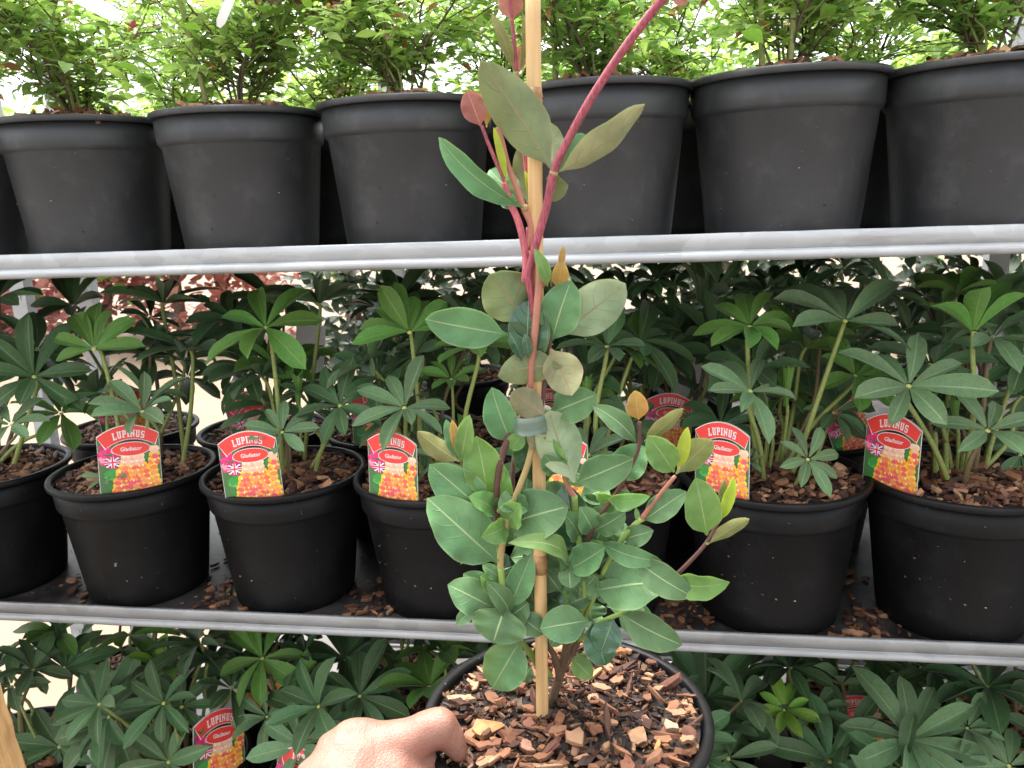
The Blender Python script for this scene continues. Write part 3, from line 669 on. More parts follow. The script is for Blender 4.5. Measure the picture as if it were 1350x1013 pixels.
def auto_leaves(t, loc, zb, n, seed, hmax, back=False, keys=('dark', 'dark', 'mid', 'dark', 'fresh')):
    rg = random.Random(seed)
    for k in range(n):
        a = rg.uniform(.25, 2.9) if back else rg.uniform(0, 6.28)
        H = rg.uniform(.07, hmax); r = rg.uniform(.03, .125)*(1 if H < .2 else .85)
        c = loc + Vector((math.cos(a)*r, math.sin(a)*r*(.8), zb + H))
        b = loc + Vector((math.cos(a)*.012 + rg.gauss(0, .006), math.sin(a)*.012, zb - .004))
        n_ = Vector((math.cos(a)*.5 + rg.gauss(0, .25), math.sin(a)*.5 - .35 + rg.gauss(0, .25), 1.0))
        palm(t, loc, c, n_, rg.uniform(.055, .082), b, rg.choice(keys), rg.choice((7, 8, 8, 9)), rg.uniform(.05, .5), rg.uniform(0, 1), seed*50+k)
def potted_lupin(x, y, z, label, group, k, nauto, hmax, s=1.0, back=False, keys=None, rz=0.0):
    loc = Vector((x, y, z)); t = empty('potted_lupin', loc); tag(t, label, 'potted plant', group)
    pot(t, s); mulch(t, k, .166*s, s, False, rz)
    kw = {'keys': keys} if keys else {}
    auto_leaves(t, loc, .170*s, nauto, 2000+k*17+int(abs(x)*100), hmax, back, **kw)
    return t, loc
YF, YB = LIPY + .098, LIPY + .335
MIDX = {'a': -18, 'b': 177, 'c': 376, 'd': 577, 'e': 785, 'f': 1018, 'g': 1266}
mid_lab = {'a': 'lupin in a black pot cut off by the left edge, middle shelf',
           'b': 'lupin with a fresh green leaf fan, second pot from left, middle shelf',
           'c': 'lupin in the third pot from left, middle shelf, label leaning left',
           'd': 'lupin in a black pot just left of the held plant, middle shelf',
           'e': 'lupin in a black pot mostly hidden right behind the held plant',
           'f': 'lupin with two tall leaf wheels, second pot from right, middle shelf',
           'g': 'lupin with thick pale stems at the right end of the middle shelf'}
MP = {}
for k, (n_, px) in enumerate(MIDX.items()):
    s = 1.07 if n_ in 'fg' else 1.03
    x = solve_x(px, YF, ZMD+POTH); MP[n_] = potted_lupin(x, YF, ZMD, mid_lab[n_], 'lupins in the front row of the middle shelf', k, 5, .2, s, True, None, k*1.1)
mb_lab = ['lupin in the back row of the middle shelf, behind the leftmost pots', 'back row lupin of the middle shelf behind the fresh leaf fan',
          'back row lupin of the middle shelf behind the third front pot', 'lupin in the back row of the middle shelf, left of the held plant',
          'lupin in the back row of the middle shelf, behind the held plant', 'back row lupin of the middle shelf, its label right of the held plant',
          'back row lupin of the middle shelf between the two rightmost front pots', 'lupin in the back row of the middle shelf at the far right edge']
MBP = []
for k, x in enumerate((-.875, -.63, -.40, -.165, .06, .29, .52, .75)):
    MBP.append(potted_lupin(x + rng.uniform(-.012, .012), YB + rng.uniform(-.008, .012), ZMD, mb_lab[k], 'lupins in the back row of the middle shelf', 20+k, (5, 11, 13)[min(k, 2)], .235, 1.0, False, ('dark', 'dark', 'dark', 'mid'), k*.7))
rear_low = ['lupin on the rear trolley low shelf behind the hand', 'lupin on the rear trolley low shelf behind the held pot', 'lupin on the rear trolley low shelf right of the held pot', 'lupin on the rear trolley low shelf behind the lime leaf', 'lupin on the rear trolley low shelf at lower right']
for k, x in enumerate((-.45, -.15, .15, .45, .75)):
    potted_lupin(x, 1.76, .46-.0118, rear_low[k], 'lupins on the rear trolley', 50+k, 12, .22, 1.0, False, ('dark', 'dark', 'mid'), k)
btl = ['lupin on the rear trolley behind the held plant, lost in shade', 'lupin on the rear trolley, right of the held plant', 'lupin on the rear trolley, behind the tall leaf wheels',
       'lupin on the rear trolley, left of the thick pale stems', 'lupin on the rear trolley at the right edge', 'lupin on the rear trolley, left of the held plant']
for k, x in enumerate((-.12, .13, .40, .68, .96, -.38)):
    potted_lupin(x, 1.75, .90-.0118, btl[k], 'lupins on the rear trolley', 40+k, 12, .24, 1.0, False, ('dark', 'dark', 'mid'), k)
# leaves picked out one by one: pot, centre px, radius px, dy (depth from pot centre), tilt, side, cup, key, count, stalk foot px, rotation
SPEC = [
 ('a', (45, 497), 78, -.02, 62, 20, .35, 'dark', 8, (6, 600), .2), ('a', (15, 560), 52, -.07, 40, 10, .2, 'mid', 8, (-5, 610), 0), ('a', (-5, 395), 60, .0, 20, 30, .3, 'dark', 8, (-15, 600), 0),
 ('b', (124, 460), 66, -.03, 60, -10, .1, 'fresh', 7, (160, 560), .1, 3.75), ('b', (188, 543), 62, -.075, 42, 0, .42, 'mid', 8, (190, 622), .1), ('b', (140, 630), 26, -.09, 40, -20, .2, 'mid', 6, (165, 640), 0),
 ('b', (252, 463), 80, .04, 5, 20, .3, 'dark', 9, (222, 545), 0), ('b', (200, 470), 70, .08, 10, -10, .25, 'dark', 8, (200, 590), .2), ('b', (215, 400), 72, .1, -10, 0, .3, 'dark', 9, (230, 570), .2),
 ('c', (350, 432), 80, -.03, 45, -10, -.05, 'fresh', 7, (371, 590), .1), ('c', (372, 570), 46, -.06, 45, 0, .30, 'mid', 8, (385, 610), 0), ('c', (448, 535), 62, -.01, 55, -10, .3, 'dark', 8, (408, 600), .4),
 ('c', (330, 490), 72, .05, 20, 0, .2, 'dark', 9, (368, 590), .1), ('c', (420, 400), 75, .08, 0, 0, .2, 'dark', 9, (390, 590), .1),
 ('d', (540, 438), 64, -.03, 62, 0, .2, 'fresh', 9, (553, 570), .35, 3.4), ('d', (533, 538), 64, -.06, 48, 5, .2, 'mid', 8, (553, 620), .35), ('d', (499, 497), 58, .03, 55, 0, .3, 'dark', 9, (548, 600), 0),
 ('d', (629, 457), 66, -.01, -12, 10, -.05, 'fresh', 8, (604, 565), 0), ('d', (595, 500), 38, .0, 30, 0, .35, 'fresh', 8, (592, 590), 0), ('d', (583, 607), 44, -.07, 40, 10, .2, 'mid', 8, (590, 640), 0), ('d', (560, 585), 40, .0, 50, -10, .2, 'dark', 8, (575, 630), 0),
 ('e', (800, 457), 62, -.02, 35, 0, .25, 'dark', 8, (797, 590), .2), ('e', (775, 600), 60, -.05, 45, -20, .2, 'mid', 8, (790, 640), .2), ('e', (830, 560), 55, .02, 40, 20, .3, 'dark', 8, (800, 620), 0), ('e', (700, 610), 60, -.03, 50, -10, .2, 'dark', 8, (770, 640), 0),
 ('f', (988, 430), 66, -.02, 22, 0, .18, 'fresh', 9, (1004, 600), .15), ('f', (1114, 423), 92, -.02, 45, -5, .2, 'mid', 9, (1036, 590), -.35, 4.3), ('f', (989, 516), 70, -.06, 42, 0, .28, 'mid', 8, (1008, 622), .25),
 ('f', (1099, 544), 50, .03, 50, 0, .25, 'dark', 8, (1050, 610), 0), ('f', (1065, 606), 44, -.075, 55, 5, .25, 'mid', 8, (1030, 628), .3), ('f', (985, 608), 22, -.05, 50, 0, .2, 'mid', 7, (1000, 625), 0), ('f', (950, 560), 60, .06, 40, 0, .2, 'dark', 9, (1000, 610), 0),
 ('g', (1198, 509), 88, -.055, 48, -10, .22, 'mid', 8, (1262, 630), .3), ('g', (1302, 568), 72, -.06, 42, 5, .30, 'mid', 7, (1268, 635), .2), ('g', (1283, 438), 78, -.02, -5, 0, .75, 'fresh', 6, (1270, 620), .3),
 ('g', (1308, 445), 66, .0, 10, 20, .25, 'mid', 8, (1283, 620), 0), ('g', (1262, 385), 60, .08, 10, 0, .2, 'fresh', 8, (1252, 600), 0), ('g', (1345, 480), 66, .04, 30, 0, .2, 'dark', 9, (1290, 630), 0), ('g', (1345, 600), 50, .05, 30, 0, .2, 'dark', 8, (1290, 640), 0),
]
def place(spec, POTS, seed0):
    for k, (pk, c, r, dy, tilt, side, cup, key, num, foot, rot, *ex) in enumerate(spec):
        t, loc = POTS[pk]; C = at(c[0], c[1], loc.y + dy); Rr = r*depth(C)/FPX
        B = at(foot[0], foot[1], loc.y + dy*.35)
        zmin = loc.z + .158
        if B.z > zmin or (B - Vector((loc.x, loc.y, B.z))).length > .085:     # foot ends in this pot's own mulch
            f = Vector((loc.x + max(-.06, min(.06, B.x-loc.x)), loc.y + max(-.05, min(.05, dy*.5)), zmin)); B = f
        B.z = zmin
        palm(t, loc, C, nrm(tilt*.8 if tilt > 30 else tilt, side), Rr*1.04, B, key, num, cup, rot, seed0+k, .0030 if r > 55 else .0022, bow=.006, arc=ex[0] if ex else 6.283)
place(SPEC, MP, 5000)
for (pk, b, tp) in (('c', (396, 600), (392, 490)), ('f', (1014, 622), (1018, 545)), ('f', (1030, 610), (1040, 480)), ('g', (1275, 600), (1283, 500)), ('g', (1262, 625), (1258, 520)), ('d', (605, 590), (608, 545)), ('e', (770, 610), (775, 495))):
    t, loc = MP[pk]; sprout(t, loc, at(b[0], b[1], loc.y), at(tp[0], tp[1], loc.y), len(tp)*7+b[0])
for k, (dx, h) in enumerate(((-.03, .09), (-.018, .075), (.0, .06), (.012, .1), (.026, .07))):       # the thick pale stalk stumps of the last lupin
    t, loc = MP['g']; b = Vector((dx, -.01+.004*k, .158))
    obj('stalk', mesh('stalk', *tube(bez([b, b + Vector((dx*.15, 0, h*.5)), b + Vector((dx*.3, 0, h))], 3), [.0048, .0028], 7), M['lu_stem'] if k != 3 else M['lu_stem_red']), t)
# bottom shelf
BOTX = {'h': (20, YF), 'i': (235, YF), 'j': (445, YF), 'k': (668, YF), 'l': (905, YF), 'm': (1150, YF), 'n': (1400, YF)}
bot_lab = {'h': 'lupin on the bottom shelf at far left beside the timber post', 'i': 'lupin on the bottom shelf under the second and third pots, with a half turned label',
           'j': 'lupin on the bottom shelf just left of the hand', 'k': 'lupin on the bottom shelf hidden behind the held pot', 'l': 'lupin on the bottom shelf just right of the held pot',
           'm': 'lupin on the bottom shelf with the big pale leaf wheel at lower right', 'n': 'lupin on the bottom shelf at the lower right corner'}
BP = {}
for k, (n_, (px, y)) in enumerate(BOTX.items()):
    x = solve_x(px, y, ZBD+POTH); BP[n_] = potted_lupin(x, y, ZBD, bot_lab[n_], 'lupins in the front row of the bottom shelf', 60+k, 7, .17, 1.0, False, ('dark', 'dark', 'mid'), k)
bb_lab = ['lupin in the back row of the bottom shelf at far left, pot rim showing', 'lupin in the back row of the bottom shelf behind the grey card', 'lupin in the back row of the bottom shelf, in shade left of the held pot',
          'lupin in the back row of the bottom shelf behind the held pot', 'lupin in the back row of the bottom shelf right of the held pot', 'lupin in the back row of the bottom shelf under the second pot from right', 'back row lupin of the bottom shelf at far right, bark showing']
BBP = []
for k, px in enumerate((185, 350, 530, 725, 925, 1120, 1335)):
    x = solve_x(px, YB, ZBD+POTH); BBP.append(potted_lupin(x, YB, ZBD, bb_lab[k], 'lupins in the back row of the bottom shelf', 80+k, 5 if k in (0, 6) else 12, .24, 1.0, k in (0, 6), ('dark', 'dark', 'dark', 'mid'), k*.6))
SPEC2 = [
 ('i', (154, 950), 88, -.02, 62, 5, .12, 'mid', 10, (200, 1040), .25), ('h', (86, 882), 66, .06, 58, 0, .15, 'dark', 7, (75, 980), -.1, 3.6), ('h', (15, 905), 50, .0, 20, 0, .2, 'mid', 7, (55, 960), 0),
 ('h', (78, 835), 55, .1, 0, 0, .3, 'fresh', 8, (80, 960), 0), ('h', (78, 985), 66, .0, 60, 0, .2, 'dark', 9, (60, 1040), .2), ('h', (30, 970), 46, .02, 40, 0, .2, 'mid', 8, (40, 1040), .1),
 ('i', (214, 882), 42, .03, 10, 0, .55, 'lime', 6, (218, 980), .3), ('i', (172, 838), 66, .08, -15, 0, -.1, 'fresh', 8, (200, 980), 0), ('i', (222, 1005), 66, -.05, 62, 0, .3, 'mid', 8, (230, 1060), .2), ('i', (265, 850), 66, .05, -10, 20, .1, 'dark', 8, (240, 980), 0),
 ('j', (346, 868), 66, .03, 28, -10, .0, 'fresh', 8, (384, 990), .2), ('j', (398, 983), 70, -.06, 55, -25, .3, 'mid', 8, (420, 1060), .3), ('j', (352, 945), 52, .0, 55, 0, .3, 'mid', 8, (380, 1040), .1), ('j', (405, 905), 40, .03, 10, 0, 1.1, 'fresh', 4, (408, 1000), 0),
 ('j', (490, 908), 70, .06, 20, 0, .1, 'dark', 8, (440, 990), .1), ('j', (455, 870), 70, .09, 0, 0, .2, 'dark', 9, (440, 990), .1),
 ('k', (566, 905), 66, .03, 15, -30, .45, 'fresh', 7, (600, 1000), .8), ('k', (585, 860), 60, .08, 0, 0, .4, 'fresh', 8, (620, 1000), .3),
 ('l', (931, 921), 80, .06, 40, 0, .35, 'dark', 9, (965, 1020), .1), ('l', (960, 1000), 60, -.02, 45, 0, .3, 'mid', 8, (960, 1060), .1),
 ('m', (1034, 936), 42, .04, 30, -10, .50, 'lime', 8, (1020, 1030), .2), ('m', (1094, 1004), 80, .0, 45, 0, .3, 'dark', 9, (1110, 1060), .2), ('m', (1198, 975), 92, -.02, 48, 0, .22, 'mid', 10, (1205, 1060), .3),
 ('m', (1042, 880), 62, .1, -5, 0, -.1, 'dark', 8, (1030, 1000), .1), ('m', (1230, 885), 70, .1, 20, 0, .3, 'dark', 9, (1200, 1020), 0),
 ('n', (1302, 905), 80, .06, 0, 0, .05, 'dark', 9, (1270, 1010), .1), ('n', (1330, 1010), 66, -.02, 45, 0, .25, 'mid', 8, (1340, 1080), .2), ('n', (1275, 960), 46, .0, 40, 0, .2, 'mid', 8, (1290, 1060), .2),
]
place(SPEC2, BP, 6000)

# loose bark lying on the middle shelf
rg = random.Random(77); b = MB()
for k in range(520):
    px = rg.choice((115, 285, 300, 490, 500, 680, 890, 905, 1135, 1150, 1345)) + rg.gauss(0, 26); y = LIPY + .012 + abs(rg.gauss(0, .07))
    x = solve_x(px, y, ZMD); 
    if y > LIPY + .5: continue
    L = rg.choice((.004, .006, .009, .013, .018))*rg.uniform(.7, 1.3); cv, cf = chip(rg, L, L*rg.choice((.3, .5, .7)), L*.18)
    Mx = Matrix.Translation((x, y, ZMD+.0016+L*.09)) @ Matrix.Rotation(rg.uniform(0, 6.28), 4, 'Z') @ Matrix.Rotation(rg.gauss(0, .12), 4, 'X')
    c = rg.choice(BARKC); kq = rg.uniform(.4, .9); b.add(xform(cv, Mx), cf, 0, None, tuple(q*kq for q in c))
o = obj('bark_litter', b.mesh('bark_litter', M['bark'], smooth=False, cols=True)); tag(o, 'loose brown bark litter strewn on the middle shelf between pots', 'bark', None, 'stuff')
# ------------------------------------------------------------------ printed plant labels
LW, LH = .080, .096
RED = (.78, .055, .045); WHITE = (.86, .84, .82)
def ell(cx, cy, rx, ry, z, n=12, rot=0.0):
    c, s = math.cos(rot), math.sin(rot)
    return [(cx + rx*math.cos(a)*c - ry*math.sin(a)*s, cy + rx*math.cos(a)*s + ry*math.sin(a)*c, z) for a in [2*math.pi*k/n for k in range(n)]], [tuple(range(n))]
def top_arc(x, drop=0.0):            # outline of the card's arched top
    return LH - .0145*(abs(x)/(LW/2))**2 - drop
def build_label():
    N = 16; T = .0007
    xs = [-LW/2 + LW*k/N for k in range(N+1)]
    out = [(x, top_arc(x)) for x in xs] + [(LW/2, 0), (LW*.2, -.004), (.006, -.012), (-.006, -.012), (-LW*.2, -.004), (-LW/2, 0)]
    n = len(out); v = [(x, y, 0) for x, y in out] + [(x, y, -T) for x, y in out]
    f = [tuple(reversed(range(n))), tuple(range(n, 2*n))] + [(k, (k+1) % n, n+(k+1) % n, n+k) for k in range(n)]
    card = mesh('card', v, f, M['card'], smooth=False)
    z = [.00012]
    def nz(): z[0] += .0000065; return z[0]
    pr = MB(); rg = random.Random(4)
    def poly(pts, c): q = nz(); pr.add([(x, y, q) for x, y in pts], [tuple(range(len(pts)))], 0, None, c)
    def E_(cx, cy, rx, ry, c, n=10, rot=0.0): vv, ff = ell(cx, cy, rx, ry, nz(), n, rot); pr.add(vv, ff, 0, None, c)
    m = .0005
    poly([(-LW/2+m, m), (LW/2-m, m), (LW/2-m, top_arc(LW/2)-m)] + [(x*.975, top_arc(x)-m) for x in reversed(xs)][1:-1] + [(-LW/2+m, top_arc(LW/2)-m)], (.07, .16, .05))
    S = LW/635.0
    def X(px): return (px-425)*S
    def Y(py): return (850-py)*S*1.14
    # magenta blossoms, foliage
    for k in range(34): E_(X(rg.uniform(135, 335)), Y(rg.uniform(385, 640)), .0045*rg.uniform(.6, 1.1), .0038, rg.choice(((.72, .02, .16), (.80, .04, .22), (.6, .01, .12), (.85, .30, .40))))
    for (a, b_, r_) in ((230, 640, .35), (235, 700, -.2), (210, 770, -1.0), (250, 660, .6), (600, 510, .9), (350, 520, .5)): E_(X(a), Y(b_), .010, .0036, rg.choice(((.05, .30, .06), (.12, .42, .10), (.04, .22, .05))), 10, r_)
    # union flag heart
    E_(X(252), Y(545), .0115, .0088, (.70, .02, .13)); q = X(252); w_ = Y(545)
    for (sx, sy) in ((-1, 1), (1, 1), (-1, -1), (1, -1)):
        poly([(q+sx*.0022, w_+sy*.0022), (q+sx*.0095, w_+sy*.0022), (q+sx*.0022, w_+sy*.0072)][::sx*sy], (.03, .035, .22))
        poly([(q+sx*.0018, w_+sy*.0016), (q+sx*.0088, w_+sy*.0056), (q+sx*.0074, w_+sy*.0070), (q+sx*.0010, w_+sy*.0030)][::-sx*sy], WHITE)
    poly([(q-.0105, w_-.0020), (q+.0105, w_-.0020), (q+.0105, w_+.0020), (q-.0105, w_+.0020)], WHITE)
    poly([(q-.0020, w_-.0078), (q+.0020, w_-.0078), (q+.0020, w_+.0078), (q-.0020, w_+.0078)], WHITE)
    poly([(q-.0105, w_-.0011), (q+.0105, w_-.0011), (q+.0105, w_+.0011), (q-.0105, w_+.0011)], (.75, .03, .08))
    poly([(q-.0011, w_-.0078), (q+.0011, w_-.0078), (q+.0011, w_+.0078), (q-.0011, w_+.0078)], (.75, .03, .08))
    # lupin spikes: rows of florets, pale at the tip, orange and yellow below
    def spike(cx, y0, y1, w0, w1, rows, pale):
        for r_ in reversed(range(rows)):
            t = r_/(rows-1); yy = y0 + (y1-y0)*t; ww = w0 + (w1-w0)*t; k = max(3, int(ww/62)+2)
            for j in range(k):
                xx = cx - ww/2 + ww*(j+.5)/k + rg.uniform(-6, 6)
                if abs(X(xx)) > LW/2-.0055: continue
                if yy > 838: continue
                if t < pale: a, b_ = rg.choice(((.84, .40, .30), (.86, .50, .36))), (.88, .62, .42)
                else: a, b_ = rg.choice(((.82, .13, .09), (.86, .22, .09), (.80, .10, .14), (.85, .30, .12))), rg.choice(((.92, .55, .03), (.92, .66, .08), (.93, .48, .02)))
                E_(X(xx)+rg.uniform(-.0008, .0008), Y(yy-9), .0054*rg.uniform(.85, 1.15), .0048, b_, 10, rg.uniform(-.4, .4)); E_(X(xx)+rg.uniform(-.0012, .0012), Y(yy+14), (.0046 if t >= pale else .0042)*rg.uniform(.8, 1.1), .0037*rg.uniform(.8, 1.1), a, 10, rg.uniform(-.5, .5)); 
                if rg.random() < .25: E_(X(xx)-.001, Y(yy-4), .0012, .0022, (.95, .80, .45))
    spike(690, 450, 832, 70, 230, 8, .1); spike(455, 505, 834, 190, 440, 8, .22)
    # red title band with white keyline, dark slit, red oval
    def band(c, g):
        top = [(x*(1-g*12), top_arc(x)-m-g*.8) for x in xs]
        bot = [(X(190)+g, Y(415)+g*1.6)]
        for k in range(9): u = -1 + 2*k/8; bot.append((X(450)+u*.0300, Y(328) - .0095*u*u + g*.8))
        bot += [(X(700)-g, Y(405)+g*1.6)]
        poly(list(reversed(bot)) [::-1] + list(reversed(top)), c)
    poly([(X(300), Y(352)), (X(620), Y(352)), (X(620), Y(345)), (X(540), Y(330)), (X(380), Y(330)), (X(300), Y(345))], (.02, .012, .012))
    band(WHITE, 0.0); band(RED, .00075)
    vv, ff = ell(X(447), Y(424), .0250, .0103, nz(), 24); pr.add(vv, ff, 0, None, WHITE)
    vv, ff = ell(X(447), Y(424), .0243, .0096, nz(), 24); pr.add(vv, ff, 0, None, RED)
    picture = pr.mesh('picture', M['print'], smooth=False, cols=True)
    # lettering
    GL = {'L': (.6, [(.06, 0, .25, 1), (.0, .9, .32, 1), (.0, 0, .58, .15), (.46, 0, .58, .32)]), 'U': (.66, [(.07, .1, .25, 1), (.41, .1, .58, 1), (.13, 0, .52, .15), (0, .9, .31, 1), (.35, .9, .66, 1)]),
          'P': (.62, [(.08, 0, .27, 1), (.08, .86, .52, 1), (.08, .4, .52, .54), (.40, .46, .6, .93), (0, 0, .36, .1), (0, .9, .2, 1)]), 'I': (.4, [(.1, 0, .3, 1), (0, 0, .4, .1), (0, .9, .4, 1)]),
          'N': (.72, [(.08, 0, .23, 1), (.5, 0, .64, 1), (0, 0, .3, .1), (0, .9, .22, 1), (.42, .9, .72, 1), 'd']), 'S': (.6, [(.08, .86, .54, 1), (.04, .48, .22, .94), (.08, .42, .52, .57), (.38, .06, .56, .52), (.04, 0, .52, .14), (.46, .68, .56, 1), (.03, 0, .13, .32)])}
    lt = MB(); word = 'LUPINUS'; h = .0100; sx = .0086; gap = .06
    tot = sum(GL[c][0] for c in word) + gap*(len(word)-1); pos = -tot/2
    for c in word:
        wd, rects = GL[c]; cx = (pos + wd/2)*sx; ang = -cx*9.5; by = Y(328) + .0036 - .0145*(cx/(LW/2))**2*1.1
        for r_ in rects:
            q = nz()
            pts = [(.1, 1), (.1, .72), (.62, 0), (.62, .28)] if r_ == 'd' else [(r_[0], r_[1]), (r_[2], r_[1]), (r_[2], r_[3]), (r_[0], r_[3])]
            P = []
            for (a, b_) in pts:
                lx = (a-wd/2)*sx; ly = b_*h; P.append((cx + .001 + lx*math.cos(ang) - ly*math.sin(ang), by + lx*math.sin(ang) + ly*math.cos(ang), q))
            lt.add(P, [(0, 1, 2, 3)])
        pos += wd + gap
    title = lt.mesh('lettering', M['card'], smooth=False)
    cu = bpy.data.curves.new('name_text', 'FONT'); cu.body = 'Gladiator'; cu.size = .0078; cu.align_x = 'CENTER'; cu.align_y = 'CENTER'; cu.offset = .00012; cu.resolution_u = 3
    to = bpy.data.objects.new('name_text', cu); col.objects.link(to)
    dg = bpy.context.evaluated_depsgraph_get(); nm = bpy.data.meshes.new_from_object(to.evaluated_get(dg)); nm.materials.clear(); nm.materials.append(M['card'])
    q = nz()
    for vx in nm.vertices: vx.co = (vx.co.x*.92 + X(447), vx.co.y + Y(424), q)
    bpy.data.objects.remove(to); bpy.data.curves.remove(cu)
    return card, picture, title, nm
CARD, PICT, TITLE, NAMET = build_label()
def plant_label(px, py, Y, label, wpx=80, lean=0.0, yaw=0.0, back=8.0, group='lupin labels', p=None):
    """(px, py): where the card's bottom centre shows; Y its depth; lean = sideways tilt, yaw = turn, back = degrees leaning away"""
    if p is None: p = at(px, py, Y)
    face = -Vector((fwd.x, fwd.y, 0)).normalized()
    face = Matrix.Rotation(R(yaw), 3, 'Z') @ face
    side = Vector((0, 0, 1)).cross(face)
    upd = (Vector((0, 0, 1))*math.cos(R(back)) - face*math.sin(R(back)))
    upd = Matrix.Rotation(R(lean), 3, face) @ upd; side = upd.cross(face).normalized(); nrm_ = side.cross(upd).normalized()
    t = empty('plant_label', p); tag(t, label, 'plant label', group)
    Mx = Matrix(((side.x, upd.x, nrm_.x, p.x), (side.y, upd.y, nrm_.y, p.y), (side.z, upd.z, nrm_.z, p.z), (0, 0, 0, 1)))
    s = wpx*depth(p)/FPX/LW; t.matrix_world = Mx @ Matrix.Diagonal((s, s, s, 1))
    cd_ = obj('card', CARD, t); obj('picture', PICT, t); obj('lettering', TITLE, t); obj('name_lettering', NAMET, t)
    return t
def pot_label(pt, px, label, wpx=80, lean=0.0, dyaw=0.0, back=6.0, group='lupin labels', s=1.03, dz=0.0):
    """a label pushed in just inside the front of a pot's rim, facing outward from it"""
    if isinstance(pt, list):                     # the pot whose middle shows nearest to px
        pt = min(pt, key=lambda q: abs(PW/2 + FPX*(q[1]+Vector((0, -.09, .16))-EYE).dot(rt)/(q[1]+Vector((0, -.09, .16))-EYE).dot(fwd) - px))
    t, loc = pt; rr = .0985*s; zr = loc.z + POTH*s - .003 + dz; best = None
    for k in range(181):
        a = R(-90 + k); p = Vector((loc.x + rr*math.sin(a), loc.y - rr*math.cos(a), zr)); v = p - EYE
        e = abs(PW/2 + FPX*v.dot(rt)/v.dot(fwd) - px)
        if best is None or e < best[0]: best = (e, a, p)
    _, a, p = best
    plant_label(0, 0, 0, label, wpx, lean, math.degrees(a)*.9 - math.degrees(YAW) + dyaw, back, group, p=p)
pot_label(MP['b'], 174, 'red LUPINUS label standing nearly upright on the second pot from left', 74, -3.5, 4)
pot_label(MP['c'], 336, 'red LUPINUS label leaning left on the third pot from left', 75, 3, 12)
pot_label(MP['d'], 519, 'red LUPINUS label turned aside, just left of the held plant', 75, 0, 2, 4)
pot_label(MP['e'], 742, 'LUPINUS label behind the cane, only an orange sliver showing', 76, 4, 0)
pot_label(MP['f'], 951, 'red LUPINUS label turned aside on the pot with two tall leaf wheels', 80, 3, 2, 4, s=1.07)
pot_label(MP['g'], 1172, 'red LUPINUS label crossed by a leaf at the right end pot', 80, 2, 8, 4, s=1.07)
G2 = 'lupin labels in the back row'
pot_label(MBP, 172, 'shaded red label behind the upright label of the second pot', 62, 2, 25, 6, G2, 1.0)
pot_label(MBP, 345, 'shaded red label seen over the label leaning left', 62, 9, 10, 6, G2, 1.0)
pot_label(MBP, 498, 'shaded red label behind the pale leaf wheel left of the held plant', 62, 0, 10, 6, G2, 1.0)
pot_label(MBP, 725, 'shaded red label behind the tie tape of the held plant', 62, 4, 0, 6, G2, 1.0)
pot_label(MBP, 876, 'LUPINUS label in the back row beside the young orange leaf of the held plant', 62, -8, 5, 6, G2, 1.0)
pot_label(MBP, 1128, 'shaded red label between the two rightmost lupins', 62, 20, 5, 6, G2, 1.0)
G3 = 'lupin labels on the bottom shelf'
pot_label(BP['i'], 290, 'LUPINUS label leaning right on the bottom shelf, left of the hand', 76, -16, 0, 14, G3, 1.0)
pot_label(BP['j'], 384, 'LUPINUS label at the bottom edge, tucked beside the hand', 76, -14, 10, 14, G3, 1.0)
LYF, LYB = YF-.098, YB-.096
plant_label(150, 1040, LYF+.06, 'toppled lupin label under the pale leaf wheel at lower left', 66, -60, 0, 35, G3)
pot_label(BBP, 340, 'shaded lupin label behind the grey card on the bottom shelf', 64, -12, 0, 6, G3, 1.0)
pot_label(BBP, 245, 'shaded lupin label behind the lime green leaf on the bottom shelf', 60, 6, -20, 6, G3, 1.0)
pot_label(BBP, 1135, 'red lupin label corner beside the big pale leaf wheel at lower right', 60, 8, 0, 6, G3, 1.0)
def blank_card(px, py, Y, w_, h_, lean, yaw, label, m='card'):
    p = at(px, py, Y); z = depth(p)/FPX; W_, H_ = w_*z, h_*z
    t = mesh('price_card', *box(-W_/2, W_/2, -.0004, .0004, -.03, H_), M[m], smooth=False)
    o = obj('price_card', t); tag(o, label, 'card', 'plain cards among the lupins')
    o.location = p; o.rotation_euler = (R(-6), R(lean), R(yaw)); return o
blank_card(294, 928, LYF+.14, 26, 34, 22, 12, 'small blank grey card tilted among lupins on the bottom shelf')
blank_card(408, 478, LYB+.12, 40, 50, 6, 0, 'shaded white card standing behind the third lupin pot')
blank_card(915, 510, LYB+.10, 46, 62, 18, -8, 'pale card behind the lupin leaves right of the back row label')
# ------------------------------------------------------------------ the plant held up in front
HY = 0.505                                            # depth of the cane
HP = at(746, 968, .505); PRX, PRZ = -.047, EYE.z - .368
HLOC = Vector((PRX, .512, PRZ - POTH*.938))
held = empty('held_potted_honeysuckle', HLOC)
tag(held, 'young honeysuckle with crimson stems tied to a bamboo cane in a hand held pot', 'potted plant')
HS = .938
pot(held, HS)
def hl(p): return p - HLOC
